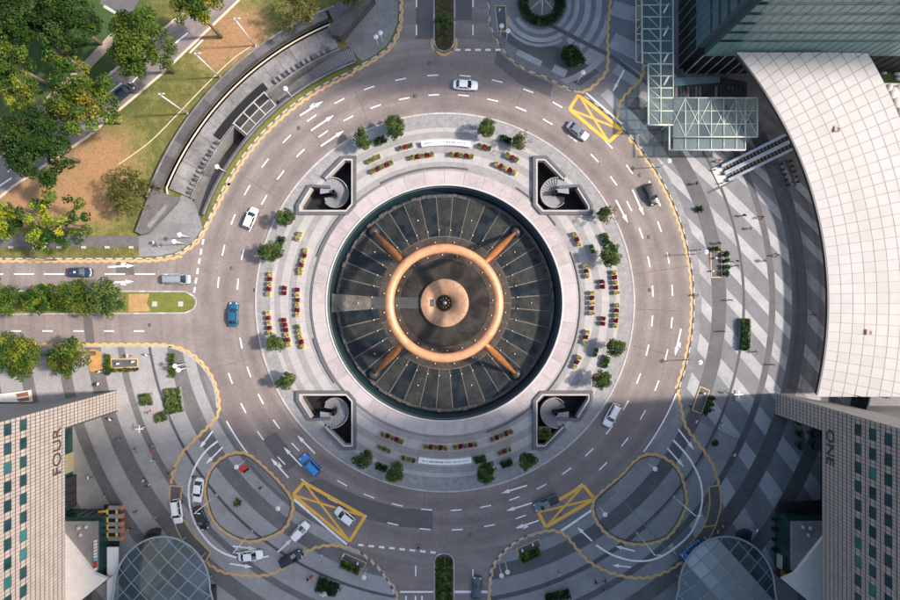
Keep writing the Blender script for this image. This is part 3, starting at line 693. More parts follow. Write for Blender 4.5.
mb = MB(); mb.box(-21.9, -1.15, -3.6, -4.9, 1.15, -3.38); wk = mb.build('walkway', M('wet_walkway_concrete', (.045, .05, .047), .6, .3, .5, .2, 3), ft)
mb = MB(); mb.prism([(-23.2, -1.95), (-15.2, -1.17), (-15.2, 1.17), (-23.2, 1.95)], -3.6, -3.36); mb.build('walkway_apron', M('peeling_walkway_paint', (.045, .047, .044), .7, .2, .55, .3, 3, col2=(.19, .165, .135)), wk)
nm = None
for n_, r_, off in ((40, 15.0, 4.5), (20, 12.6, 9), (20, 9.9, 3), (40, 17.8, 0)):
    for k in range(n_):
        if n_ == 40 and r_ > 16 and k % 4: continue
        a = R(off+360/n_*k); p = (r_*math.cos(a), r_*math.sin(a), -3.5)
        if nm is None:
            mb = MB(); mb.lathe([(.16, 0), (.14, .28), (.09, .36), (.01, .38)], 8); nm = mb.build('spray_nozzle', MT['cream_bar'], ft, p).data
        else: link('spray_nozzle', nm, None, ft, p)
# ring and legs
mb = MB(); vs = []; fs = []; NR, NT = 96, 20
for i in range(NR):
    for j in range(NT):
        a = 2*math.pi*i/NR; b = 2*math.pi*j/NT; r_ = 10.13+.88*math.cos(b); vs.append((r_*math.cos(a), r_*math.sin(a), 9.0+.88*math.sin(b)))
for i in range(NR):
    for j in range(NT): fs.append((i*NT+j, ((i+1) % NR)*NT+j, ((i+1) % NR)*NT+(j+1) % NT, i*NT+(j+1) % NT))
mk('bronze_ring', vs, fs, MT['bronze'], ft, True)
for k in range(4):
    a = R(45+90*k); u = Vector((math.cos(a), math.sin(a), 0))
    mb = MB(); ts = [0, .1, .25, .4, .55, .7, .85, 1]; rad = [.32, .38, .5, .62, .72, .74, .62, .5]
    p0 = u*20.5+Vector((0, 0, -3.0)); p1 = u*10.4+Vector((0, 0, 8.7))
    mb.tube([p0.lerp(p1, t)+Vector((0, 0, .9*math.sin(math.pi*t))) for t in ts], rad, 14)
    lg = mb.build('leg', MT['bronze_d'], ft)
    mb = MB(); mb.lathe([(1.25, -3.55), (1.2, -3.2), (1.0, -2.8), (.7, -2.5), (.35, -2.4), (.01, -2.38)], 20, (u.x*20.7, u.y*20.7, 0)); mb.build('socket', MT['dark_metal'], lg)
# ------------------------------------------------------------------ SPIRAL STAIR PITS
def pit(mx, my, label):
    f = lambda pts: g2(mir(pts, mx, my))
    c = G(*mir([(333.7, 192)], mx, my)[0]); t = thing('stair_pit', label, 'stairwell', (c.x, c.y, .1), 0, 'spiral stair pits around the fountain')
    L = lambda P: [(x-c.x, y-c.y) for x, y in P]
    sx, sy = (-1 if mx else 1), (-1 if my else 1)
    outer = L(f(PIT_NW)); cen = (sum(p[0] for p in outer)/9, sum(p[1] for p in outer)/9)
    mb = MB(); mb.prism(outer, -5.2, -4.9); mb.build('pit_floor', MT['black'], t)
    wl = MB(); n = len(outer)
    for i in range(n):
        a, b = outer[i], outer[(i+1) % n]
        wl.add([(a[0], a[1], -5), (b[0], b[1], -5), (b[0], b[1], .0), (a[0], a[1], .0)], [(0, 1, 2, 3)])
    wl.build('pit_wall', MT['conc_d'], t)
    path = L(f([(325, 178.5), (344, 159), (354, 159), (354, 205), (347.5, 212.5), (299.5, 212.5), (299.5, 206), (311, 187.5), (331, 188.8)]))
    def wall(P, w, z0, z1, name, mat, shift=0.0, closed=False):
        V = [Vector(p) for p in P]; vs = []; fs = []
        N = []
        for i in range(len(V)):
            d0 = (V[i]-V[max(i-1, 0)]); d1 = (V[min(i+1, len(V)-1)]-V[i]); d0 = d0.normalized() if d0.length > 0 else d1.normalized(); d1 = d1.normalized() if d1.length > 0 else d0
            m = (Vector((-d0.y, d0.x))+Vector((-d1.y, d1.x))).normalized(); s = 1/max(.5, m.dot(Vector((-d1.y, d1.x)))); N.append(m*s)
        flip = sx*sy
        for v, m in zip(V, N):
            for o_, z in ((-w/2, z0), (-w/2, z1), (w/2, z1), (w/2, z0)):
                q = v+m*(o_+shift*flip); vs.append((q.x, q.y, z))
        for i in range(len(V)-1):
            for j in range(4): fs.append((i*4+j, i*4+(j+1) % 4, i*4+4+(j+1) % 4, i*4+4+j))
        fs += [(0, 1, 2, 3), tuple(len(vs)-1-i for i in range(4))]
        return mk(name, vs, fs, mat, t)
    wall(path, .52, -.3, .75, 'parapet', MT['stone_d'], .25)
    wall(path[:-1], .34, -1.2, .62, 'parapet_lining', MT['conc_l'], -.25)
    # steps: landing in the notch, then winding down
    sp = MB(); a_start, nst, stp = 100.0, 22, 12.2
    def pt(r, a): return (sx*r*math.cos(R(a)), sy*r*math.sin(R(a)))
    sp.prism([pt(.4, 188), pt(2.75, 188), pt(2.75, 165), pt(2.7, 140), pt(2.7, 120), pt(2.7, 100), pt(.4, 100), pt(.4, 140)], -.35, .02)
    for k in range(nst):
        a0 = a_start-stp*k; z = -.17*(k+1)
        sp.prism([pt(.4, a0), pt(2.7, a0), pt(2.7, a0-stp/2), pt(2.7, a0-stp-.6), pt(.4, a0-stp-.6)], z-.3, z)
    sp.build('spiral_steps', MT['step'], t)
    nm_ = MB()
    for k in range(nst):
        a0 = a_start-stp*k; z = -.17*(k+1)
        nm_.obox(pt(.45, a0-.5), pt(2.65, a0-.5), .13, z+.005, z+.012)
    nm_.build('step_nosing', MT['conc_d'], t)
    gd = MB(); P = [Vector((*pt(2.75, a_start-stp*k*.5), max(-.17*k*.5, -3.6)+.75)) for k in range(0, nst*2-3)]
    vs = []; fs = []
    for p in P: vs += [(p.x, p.y, p.z), (p.x*1.035, p.y*1.035, p.z), (p.x*1.035, p.y*1.035, p.z-1.1), (p.x, p.y, p.z-1.1)]
    for i in range(len(P)-1):
        for j in range(4): fs.append((i*4+j, i*4+(j+1) % 4, i*4+4+(j+1) % 4, i*4+4+j))
    gd.add(vs, fs); gd.build('stair_guard', MT['conc_l'], t)
    mb = MB(); mb.lathe([(.42, -5), (.42, .55), (.3, .6), (.28, -2)], 14); mb.build('newel', MT['black'], t)
    return t
pit(0, 0, 'triangular stair pit with spiral steps, upper left of the fountain')
pit(1, 0, 'triangular stair pit with spiral steps, upper right of the fountain')
pit(0, 1, 'triangular stair pit with spiral steps, lower left of the fountain')
PSE = pit(1, 1, 'stair pit with a green planting box in its corner, lower right of the fountain')
# ------------------------------------------------------------------ UNDERPASS in the park
up = thing('underpass', 'curved sunken underpass entrance with ramp, stairs and concrete roof in the park', 'underpass', G(*pol(270, 135)))
uo = up.location.copy()
def U(pts): return [(x-uo.x, y-uo.y) for x, y in g2(pts)]
def upr(name, pts, z0, z1, mat, par=None):
    mb = MB(); mb.prism(U(pts), z0, z1); o = mb.build(name, mat, par or up)
    return o
def upsec(name, r0, r1, a0, a1, z0, z1, mat, n=None, par=None): return upr(name, sector(r0, r1, a0, a1, n or max(2, int(abs(a1-a0)))), z0, z1, mat, par)
for k in range(15): upsec('roof_slab', 275.2, 297.3, 112.6+3*k+.03, 112.6+3*k+2.97, -.4, .55, MT['conc'], 4)
for k in range(15): upsec('parapet_slab', 304.7, 312.5, 112.3+3.06*k+.02, 112.3+3.06*k+3.04, -.2, 1.15, MT['conc_d'] if k % 4 else MT['paver'], 4)
upsec('outer_wall', 312.55, 314.0, 110.5, 160.5, -.2, 1.35, MT['conc'], 50)
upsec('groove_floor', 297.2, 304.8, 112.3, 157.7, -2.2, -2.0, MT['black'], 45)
P_ = smooth_path([pol(296.5, 111.9)]+arc(298.7, 112.6, 157.6, 60)+[pol(294, 159.0)], 3)
mb = MB(); mb.tube([Vector((*U([p])[0], 1.0)) for p in P_], .17, 6); mb.build('handrail', MT['cream_bar'], up)
mb = MB()
for p in P_[::6]:
    x, y = U([p])[0]; mb.tube([(x, y, -2), (x, y, 1.2)], .05, 5)
mb.build('handrail_posts', MT['dark_metal'], up)
# trench walls and floors
for r0, r1, nm_, mat in ((254.4, 257.3, 'inner_parapet', 'conc_d'), (272.7, 274.0, 'slab_edge_wall', 'conc')): upsec(nm_, r0, r1, 110.5 if r0 < 260 else 112.5, 160 if r0 < 260 else 157.6, -5, .95 if r0 < 260 else .75, MT[mat], 50)
upsec('inner_parapet_cap', 254.2, 255.3, 110.5, 160, .96, 1.04, MT['conc'], 50)
st = MB(); zz = 0
a = 110.0
for k in range(24): st.prism(U(sector(257.3, 272.7, a+k*.46, a+(k+1)*.46, 2)), -5, .1-.1*(k+1))
a += 24*.46
st.prism(U(sector(257.3, 272.7, a, a+2.6, 3)), -5, -2.35); a += 2.6
for k in range(14): st.prism(U(sector(257.3, 272.7, a+k*.42, a+(k+1)*.42, 2)), -5, -2.4-.12*(k+1))
st.build('stairs', MT['step'], up); a += 14*.42
ns = MB()
for k in range(24): ns.prism(U(sector(257.5, 272.5, 110+k*.46+.02, 110+k*.46+.12, 2)), .1-.1*(k+1), .1-.1*(k+1)+.02)
ns.build('stair_nosings', MT['black'], up)
upsec('pit_floor', 257.3, 272.7, a, 143, -4.6, -4.2, MT['conc_d'], 20)
rv = []; rf = []
for i in range(41):
    aa = 143+(161.8-143)*i/40; z = -4.2+4.3*i/40
    for r_ in (257.3, 272.7): x, y = U([pol(r_, aa)])[0]; rv.append((x, y, z))
for i in range(40): rf.append((2*i, 2*i+1, 2*i+3, 2*i+2))
mk('ramp', rv, rf, MT['paver'], up)
# skylight over the middle of the trench
sk = upsec('skylight_curb', 256, 283, 130.2, 140.3, -4, .7, MT['conc_d'], 10)
upsec('skylight_dark_void', 276, 283.5, 129.6, 144, .56, .95, MT['black'], 10)  # black block stands in for the shaded void beside the skylight
for i in range(3):
    for j in range(2):
        a0 = 130.8+3*i; r0 = 258+8.5*j; upsec('skylight_pane', r0+.4, r0+8, a0+.1, a0+2.85, .72, .78, MT['fp1'] if j else MT['roof_grey0'], 3)
for i in range(4): upsec('skylight_bar', 257.5, 275.6, 130.55+3*i, 130.8+3*i, .7, .98, MT['conc_l'], 1)
for j in range(3): upsec('skylight_bar', 257.4+8.8*j, 258.2+8.8*j, 130.5, 139.9, .7, .95, MT['conc_l'], 8)
# little concrete blocks along the slab edge
for k in range(13): upsec('edge_block', 274.3, 277.6, 144.6+k*.98, 145.1+k*.98, .55, 1.35, MT['conc'] if k % 3 else MT['conc_d'], 1)
for k in range(12): upsec('edge_block', 274.3, 278.4, 114.4+k*1.15, 114.95+k*1.15, .55, 1.35, MT['conc'] if k % 3 else MT['conc_d'], 1)
# end walls
upr('end_wall', [(138, 232), (150, 200), (157, 188), (164, 193), (181, 198), (179, 203), (150, 234), (144, 235)], .1, 1.2, MT['paver'])
upr('end_wall_cap', [(150, 226), (168, 205), (172, 207), (153, 229)], 1.2, 1.3, MT['conc'])
upr('end_wall', [(330, 32), (345, 22), (372, -6), (376, 4), (352, 32), (342, 42), (334, 40)], .1, 2.6, MT['conc_d'])
upr('end_wall', [(329, 12), (352, -4), (372, -8), (345, 21), (336, 27)], .1, 1.25, MT['paver'])
# ------------------------------------------------------------------ BUILDINGS
MT['tile_c'] = M('cream_facade_tile', (.40, .345, .30), .6, .1, .35, .1, 1.2)
MT['tile_r'] = M('cream_facade_tile_shaded', (.38, .33, .285), .6, .1, .35, .12, 1.2)  # same cream tile as tower FOUR, darkened for its shaded front
MT['grout'] = M('dark_joint', (.05, .055, .06), .8, .2, 1)
MT['tglass'] = M('tower_window_glass', (.012, .05, .055), .1, .5, .35, spec=.8)
MT['tglass2'] = M('tower_window_blind', (.03, .14, .14), .15, .3, .35, spec=.8)
MT['north'] = M('grey_tower_end', (.30, .285, .265), .75, .12, .4, .06, 2)
MT['letter'] = M('bronze_letter', (.07, .05, .04), .5, .15, 2)
MT['letter2'] = M('grey_letter', (.045, .055, .06), .5, .15, 2)
def text_mesh(txt):
    cu = bpy.data.curves.new('letters', 'FONT'); cu.body = txt; cu.extrude = .06; cu.size = 1; cu.offset = .0
    ob = bpy.data.objects.new('letters', cu); COL.objects.link(ob); bpy.context.view_layer.update()
    me = bpy.data.meshes.new_from_object(ob.evaluated_get(bpy.context.evaluated_depsgraph_get())); bpy.data.objects.remove(ob)
    return me
def tiled_tower(s, xf, yn, z0, zwin, word, wz0, wz1, wy0, wy1, mat, lmat, label, ty, j0):
    t = thing('office_tower', label, 'tower', (xf, yn, 0), 0, 'tiled office towers')
    Y = lambda y: y-yn
    H = 180.0 if s < 0 else 148.0
    sh = MB()                                    # shell: front wall with the portal cut out, end wall, back, roof
    pw = 4.3                                     # pier width
    def quad(a, b, c, d): sh.add([a, b, c, d], [(0, 1, 2, 3)])
    far = -75.0
    quad((0, 0, 0), (0, -pw, 0), (0, -pw, H), (0, 0, H)); quad((0, -pw, z0), (0, far, z0), (0, far, H), (0, -pw, H))
    sh.build('front_wall', MT['grout'], t)
    en = MB(); q = [(0, 0), (s*15, -2.5), (s*45, -2.8)]
    for a, b in zip(q[:-1], q[1:]): en.add([(*a, 0), (*b, 0), (*b, H), (*a, H)], [(0, 1, 2, 3)])
    en.add([(s*45, -2.8, 0), (s*45, far, 0), (s*45, far, H), (s*45, -2.8, H)], [(0, 1, 2, 3)]); en.add([(0, far, 0), (s*45, far, 0), (s*45, far, H), (0, far, H)], [(0, 1, 2, 3)])
    en.build('end_wall', MT['north'], t)
    mb = MB(); mb.prism([(0, 0), (0, far), (s*45, far), (s*45, -2.8), (s*15, -2.5)], H, H+.5); mb.build('roof', MT['conc'], t)
    mb = MB(); mb.box(min(0, s*10), far, z0+.0, max(0, s*10), -pw, z0+.3); mb.build('portal_soffit', MT['conc_d'], t)
    mb = MB(); mb.box(min(s*9, s*10), far, 0, max(s*9, s*10), -pw, z0); mb.build('lobby_wall', MT['tglass'], t)
    mb = MB(); mb.box(min(s*.02, s*10), -pw, 0, max(s*.02, s*10), -pw+.2, z0); mb.build('pier_cheek', MT['north'], t)
    # vertical lines on the end wall
    jl = MB()
    for k in range(1, 14):
        z = 3.3*k*1.0; a, b = q[0], q[1]; d = Vector((b[0]-a[0], b[1]-a[1])).normalized(); nn = Vector((-d.y, d.x))*(.03 if s < 0 else -.03)
        if nn.y < 0: nn = -nn
        jl.add([(a[0]+nn.x, a[1]+nn.y, z), (b[0]+nn.x, b[1]+nn.y, z), (b[0]+nn.x, b[1]+nn.y, z+.12), (a[0]+nn.x, a[1]+nn.y, z+.12)], [(0, 1, 2, 3)])
    jl.build('end_wall_joints', MT['conc_d'], t)
    for k in range(5): 
        a = Vector(q[0]).lerp(Vector(q[1]), .78); b = Vector(q[0]).lerp(Vector(q[1]), .93); z = zwin+3.3*k-.8; nn = .05
        mk('end_window', [(a.x, a.y+nn, z), (b.x, b.y+nn, z), (b.x, b.y+nn, z+1.5), (a.x, a.y+nn, z+1.5)], [(0, 1, 2, 3)], MT['tglass'], t)
    # tiles: too small to pick apart, joined
    tz, ztop = 1.1, 41.0
    zb = (zwin-.55) % 1.1
    nwz = [zwin+3.3*k for k in range(7)]
    tl = MB(); dx = -s*.05
    def tile(y0, y1, za, zb_):
        y0, y1 = -y0, -y1
        v = [(0, y0, za), (0, y1, za), (0, y1, zb_), (0, y0, zb_), (dx, y0, za), (dx, y1, za), (dx, y1, zb_), (dx, y0, zb_)]
        tl.add(v, [(4, 5, 6, 7), (0, 1, 5, 4), (1, 2, 6, 5), (2, 3, 7, 6), (3, 0, 4, 7)])
    for i in range(-1, 38):
        za = max(0.0, zb+tz*i); ze = zb+tz*(i+1)
        if ze < .2: continue
        for j in range(76):
            y0, y1 = ty*j, ty*(j+1)
            if y1 > pw and ze <= z0+.4: continue
            lo = max(za, z0) if y1 > pw else za
            g = .045; gz = .12
            hit = None
            if j % 5 in (j0, j0+1, j0+2):
                for w in nwz:
                    if lo < w+.8 and ze > w-.8: hit = w
            if hit is None: tile(y0+g, y1-g, lo+gz, ze-gz)
            else:
                if lo < hit-.85: tile(y0+g, y1-g, lo+gz, hit-.82)
                if ze > hit+.85: tile(y0+g, y1-g, hit+.82, ze-gz)
    tag(tl.build('facade_tiles', mat, t), kind='stuff')
    # windows
    wm = None; wr = random.Random(3)
    for k, w in enumerate(nwz[:6]):
        for jj in range(14):
            yc = -(ty*(5*jj+j0+1.5)); pos = (0, yc, w)
            if wm is None:
                fr = MB(); hw, hh = .91, .80
                for y0, y1, za, ze in ((-hw, -hw+.07, -hh, hh), (hw-.07, hw, -hh, hh), (-hw+.07, hw-.07, -hh, -hh+.07), (-hw+.07, hw-.07, hh-.07, hh)):
                    fr.box(min(0, dx*1.3), y0, za, max(0, dx*1.3), y1, ze)
                o = fr.build('window', MT['grout'], t, pos); wm = o.data
                pn = MB(); pn.add([(dx*.3, -hw+.07, -hh+.07), (dx*.3, hw-.07, -hh+.07), (dx*.3, hw-.07, hh-.07), (dx*.3, -hw+.07, hh-.07)], [(0, 1, 2, 3)])
                p1 = pn.build('pane', MT['tglass'], o).data; p2 = p1.copy(); p2.materials[0] = MT['tglass2']
            else:
                o = link('window', wm, None, t, pos); link('pane', p2 if wr.random() < .2 else p1, None, o)
    # lettering
    me = text_mesh(word); xs = [v.co.x for v in me.vertices]; ys = [v.co.y for v in me.vertices]
    sx = (wy1-wy0)/(max(xs)-min(xs)); sy = (wz1-wz0)/(max(ys)-min(ys))
    o = link('lettering', me, lmat, t)
    yst = (wy0 if s < 0 else wy1)-yn
    ydir = 1 if s < 0 else -1
    for v in me.vertices:
        x, y, z = v.co; v.co = (-s*(.12+z), yst+ydir*(x-min(xs))*sx, wz0+(y-min(ys))*sy)
    if True:
        bm = bmesh.new(); bm.from_mesh(me); bmesh.ops.recalc_face_normals(bm, faces=bm.faces); bm.to_mesh(me); bm.free()
    return t
tiled_tower(-1, -66.4, -18.0, 16.5, 26.7, 'FOUR', 17.8, 19.9, -29.4, -21.6, MT['tile_c'], MT['letter'], 'cream tiled office tower at the lower left reading FOUR', .575, 1)
tiled_tower(1, 65.0, -18.6, 15.2, 24.5, 'ONE', 16.6, 18.6, -28.2, -22.2, MT['tile_r'], MT['letter2'], 'shade-darkened cream tiled office tower at the lower right reading ONE', .6, 2)
# ---- podium shops under each tower
MT['green_glass'] = M('dark_green_shopfront_glass', (.012, .045, .042), .12, .3, .4, spec=.8)
MT['roof_grey'] = M('grey_flat_roof', (.22, .205, .195), .85, .12, .4, .1, 2)
MT['roof_cream'] = M('cream_flat_roof', (.74, .69, .63), .8, .08, .4, .05, 2)
MT['orange'] = M('orange_paint', (.65, .16, .05), .5, .1, 2)
MT['sign_y'] = M('yellow_sign', (.70, .45, .05), .5, .1, 2)
MT['red'] = M('red_paint', (.55, .03, .03), .5, .1, 2)
MT['blue'] = M('sky_blue_paint', (.15, .45, .6), .5, .1, 2)
def podium(m, label, dim):
    f = lambda pts, z: [tuple(G(*(mir([p], m, 0)[0]), z)[:2]) for p in pts]
    b = G(*mir([(95, 540)], m, 0)[0]); t = thing('shop_podium', label, 'building', (b.x, b.y, 0), 0, 'podium shops at the foot of the towers')
    L = lambda P: [(x-b.x, y-b.y) for x, y in P]
    def pr(name, pts, zref, z0, z1, mat, par=None):
        mb = MB(); mb.prism(L(f(pts, zref)), z0, z1); return mb.build(name, mat, par or t)
    pr('shop_wall', [(30, 518), (100, 518), (101, 574), (94, 580), (60, 560), (30, 560)], 5, 0, 5, MT['green_glass'])
    rf = pr('flat_roof', [(30, 521.5), (97, 521.5), (97, 571), (92, 577), (30, 506)], 5.6, 5.02, 5.6, MT['roof_grey'])
    pr('roof_edge', [(30, 517.5), (102, 517.5), (102, 521), (30, 521)], 5.3, 4.9, 5.3, MT['green_glass']); 
    mu = MB()
    for k in range(9):
        p = f([(104.5, 512+7*k)], 2.4)[0]; mu.box(p[0]-b.x-.1, p[1]-b.y-.05, .2, p[0]-b.x+.1, p[1]-b.y+.05, 4.6)
    for k in range(6):
        p = f([(62+8*k, 513)], 2.4)[0]; mu.box(p[0]-b.x-.05, p[1]-b.y-.1, .2, p[0]-b.x+.05, p[1]-b.y+.1, 4.6)
    mu.build('mullions', MT['teal_wall'], t)
    pr('cream_roof', [(30, 499), (67.5, 540.5), (93.5, 573.5), (107, 579.5), (72, 608), (30, 660)], 6.4, 5.62, 6.4, MT['roof_cream'])
    wl = f([(106, 581), (72, 608), (72, 700)], 6.4); wl = L(wl)
    mb = MB()
    for a, c in zip(wl[:-1], wl[1:]):
        mb.add([(*a, 0), (*c, 0), (*c, 6.3), (*a, 6.3)], [(0, 1, 2, 3)])
    mb.build('slant_wall', MT['grout'], t)
    a, c = Vector(wl[0]), Vector(wl[1]); d = (c-a).normalized(); nn = Vector((-d.y, d.x)); nn = nn if nn.dot(Vector((-b.x, -b.y))) > 0 else -nn
    tl = MB(); Ln = (c-a).length
    for i in range(5):
        for j in range(int(Ln/.62)):
            p0 = a+d*(.62*j+.04)+nn*.05; p1 = a+d*(.62*j+.58)+nn*.05
            tl.add([(p0.x, p0.y, 1.2*i+.2), (p1.x, p1.y, 1.2*i+.2), (p1.x, p1.y, 1.2*i+1.32), (p0.x, p0.y, 1.2*i+1.32)], [(0, 1, 2, 3)])
    tag(tl.build('slant_wall_tiles', MT['tile_c' if not m else 'tile_r'], t), kind='stuff')
    if not dim: pr('white_roof', [(107, 547.5), (118, 547.5), (118, 660), (107, 660)], 4, 3.7, 4, MT['white_metal'])
    else: pr('white_sign_panel', [(106.5, 556), (109.5, 556), (109.5, 569), (106.5, 569)], 4, 3.0, 4, MT['conc_l'])
    for x, y in ((80.5, 535), (78.5, 528), (86, 527)):
        mb = MB(); p = L(f([(x, y)], 5.6))[0]; mb.lathe([(.35, 5.6), (.35, 5.9), (.2, 6.0), (.01, 6.02)], 10, (p[0], p[1], 0)); mb.build('roof_vent', MT['conc_l'], rf)
    if not dim:
        cols = [MT['white_metal']]*6+[MT['blue'], MT['red'], MT['red'], MT['white_metal']]
        for k in range(10): pr('sign_letter', [(93.5, 541+3.1*k), (96, 540+3.1*k), (96.3, 542.2+3.1*k), (93.8, 543+3.1*k)], 6, 5.7, 6.05, cols[k])
        for k, y in enumerate((508, 516.5, 524.5, 531, 539)):
            o = pr('awning_beam', [(108, y-2), (121, y-2), (121, y+2), (108, y+2)], 2.6, 2.3, 2.6, MT['conc']); pr('beam_tip', [(121.2, y-2), (123.5, y-3), (123.5, y+1.6), (121.2, y+2)], 2.6, 2.25, 2.65, MT['orange'], o)
        for y in (511.5, 520, 527, 535): pr('yellow_panel', [(106.2, y-2.5), (108, y-2.5), (108, y+3), (106.2, y+3)], 2.8, 2.65, 2.8, MT['sign_y']); 
        for y in (512, 520.5, 528, 535): pr('yellow_panel', [(115.5, y-2), (117.5, y-2), (117.5, y+2), (115.5, y+2)], 2.4, 2.2, 2.4, MT['sign_y'])
        pr('yellow_panel', [(98, 511), (108, 510), (108, 512.5), (98, 513)], 3, 2.9, 3, MT['sign_y'])
        pr('dark_canopy', [(104, 505), (119, 505), (119, 547), (104, 547)], 2.2, 2.0, 2.2, MT['black'])
    else:
        pr('yellow_panel', [(97, 512), (108, 510.5), (103, 517), (94, 517)], 3, 2.9, 3, MT['sign_y']); pr('yellow_panel', [(102, 571), (108, 569), (108, 577), (103, 580)], 3, 2.9, 3, MT['sign_y'])
        pr('dark_canopy', [(66, 500), (110, 503), (112, 514), (66, 514)], 3.2, 3.0, 3.2, MT['black'])
        for k in range(4): 
            o = pr('bollard', [(113, 519+10*k), (115.5, 519+10*k), (115.5, 521.5+10*k), (113, 521.5+10*k)], 1, .1, 1, MT['black'])
podium(0, 'low glass shop with white letters on its roof below tower FOUR', False)
podium(1, 'low dark glass shop with yellow signs below tower ONE', True)
# shop signs by the left tower's portal
sg = thing('kiosk', 'row of dark framed display cases with a cream panel under the FOUR sign', 'kiosk', G(72, 470))
for k in range(4):
    mb = MB(); p = G(71, 478+8*k, 0)-sg.location; mb.box(p.x-1.4, p.y-.75, .1, p.x+1.2, p.y+.75, 2.3); o = mb.build('display_case', MT['dark_metal'], sg)
    mb = MB(); mb.lathe([(.42, 2.32), (.42, 2.4), (.01, 2.42)], 12, (p.x, p.y, 0)); mb.build('lamp', MT['conc'], o)
mb = MB(); p = G(70, 461, 0)-sg.location; mb.box(p.x-1.6, p.y-1.9, .1, p.x+.8, p.y+1.9, 2.6); mb.build('cream_panel', M('olive_cream_panel', (.42, .36, .2), .6, .1, 1), sg)
# low wall left of the tower
lw = thing('garden_wall', 'low cream garden wall with brown ends beside tower FOUR', 'wall', G(12, 396))
mb = MB(); mb.prism([(p[0]-lw.location.x, p[1]-lw.location.y) for p in g2([(-40, 402), (-40, 399), (28, 390.5), (30, 402)], 1)], .1, 1.1); mb.build('wall', MT['roof_cream'], lw)
for q in ([(16, 394), (28, 391.5), (28.5, 395.5), (18, 397)], [(17, 399), (29, 397), (29.3, 400.5), (20, 401.5)]):
    mb = MB(); mb.prism([(p[0]-lw.location.x, p[1]-lw.location.y) for p in g2(q, 1.1)], 1.1, 1.25); mb.build('brown_panel', M('rust_brown', (.28, .12, .06), .7, .3, 2), lw)
# ---- glass office tower, upper right
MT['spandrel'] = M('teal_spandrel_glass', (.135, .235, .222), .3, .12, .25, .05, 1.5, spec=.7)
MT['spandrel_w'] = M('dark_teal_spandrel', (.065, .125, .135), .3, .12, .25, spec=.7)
MT['win_a'] = M('office_window_dark', (.008, .03, .034), .1, .4, .4, spec=.8)
MT['win_b'] = M('office_window_pale', (.045, .085, .08), .3, .35, .6, spec=.35)  # paler panes: stronger reflection put into the glass colour
MT['mull'] = M('teal_mullion', (.05, .09, .095), .5, .1, 1)
gt = thing('glass_tower', 'teal glass office tower at the upper right corner', 'tower', (45.4, 45.0, 0))
H = 78.0
core = MB(); core.prism([(1.5, .12), (95, .12), (95, 65), (.12, 65), (.12, 1.5), (1.5, 1.5)], 9.3, H); core.build('core_wall', MT['mull'], gt)
mb = MB(); mb.prism([(1.3, .3), (95, .3), (95, 65), (.3, 65), (.3, 1.3), (1.3, 1.3)], 0, 9.3); lb = mb.build('lobby_glass', MT['black'], gt)
for k in range(44):
    mb = MB(); x = 1.5+2.1*k; mb.box(x-.05, .12, 0, x+.05, .29, 9.2); mb.build('lobby_mullion', MT['cope'] if k < 12 else MT['mull'], lb)
for k in range(14):
    mb = MB(); y = 1.5+2.1*k; mb.box(.12, y-.05, 0, .29, y+.05, 9.2); mb.build('lobby_mullion', MT['grey_metal'], lb)
fl = [15.8+3.3*k for k in range(7)]
gr = random.Random(12)
zc = 9.4
for k, w in enumerate(fl):
    z1 = w-.55
    sp = MB(); sp.box(1.5, 0, zc, 95, .1, z1)
    for j in range(62): x = 1.5+1.52*j; sp.box(x-.05, -.07, zc, x+.05, -.002, z1)
    sp.build('spandrel', MT['spandrel'], gt)
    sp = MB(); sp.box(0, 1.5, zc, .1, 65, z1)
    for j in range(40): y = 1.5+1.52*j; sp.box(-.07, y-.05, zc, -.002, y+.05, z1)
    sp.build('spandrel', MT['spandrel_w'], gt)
    zc = w+.55
    x = 1.5; j = 0
    while x < 66:
        wd = gr.choice((3.04, 3.04, 4.56, 6.08, 9.1)); m_ = 'win_a' if (x < 12 or gr.random() < .25) else 'win_b'
        mb = MB(); mb.box(x+.06, .04, w-.53, x+wd-.06, .11, w+.53); mb.build('window', MT[m_], gt); x += wd
    y = 1.5
    while y < 30:
        mb = MB(); mb.box(.04, y+.06, w-.53, .11, y+4.4, w+.53); mb.build('window', MT['win_a'], gt); y += 4.56
sp = MB(); sp.box(1.5, 0, zc, 95, .1, H); sp.box(0, 1.5, zc, .1, 65, H); sp.build('upper_cladding', MT['spandrel'], gt)
mb = MB(); mb.box(1.4, 1.4, H, 95, 65, H+.5); mb.build('roof', MT['conc'], gt)
# low entrance roof at its foot
er = thing('entrance_roof', 'dark slatted entrance roof at the foot of the glass tower', 'roof', G(710, 88))
E = lambda pts, z: [(x-er.location.x, y-er.location.y) for x, y in g2(pts, z)]
mb = MB(); mb.prism(E([(674, 77), (722, 77), (747, 82), (747, 97), (674, 97)], 3.2), 2.9, 3.2); mb.build('roof_deck', MT['black'], er)
for k in range(18):
    mb = MB(); mb.prism(E([(675+4*k, 86), (677.5+4*k, 86), (677.5+4*k, 96.5), (675+4*k, 96.5)], 3.3), 3.21, 3.3); mb.build('roof_slat', (MT['win_a'], MT['paver'], MT['fp2'])[gr.randrange(3)], er)
mb = MB(); mb.prism(E([(674.5, 77.5), (720, 76), (720, 82), (674.5, 86)], 3.9), 3.3, 3.9); mb.build('glass_fascia', MT['spandrel_w'], er)
for x, y in ((676, 96), (745, 96), (676, 79), (720, 79)):
    mb = MB(); p = E([(x, y)], 3.2)[0]; mb.lathe([(.18, 0), (.18, 2.9)], 10, (p[0], p[1], 0)); mb.build('post', MT['dark_metal'], er)
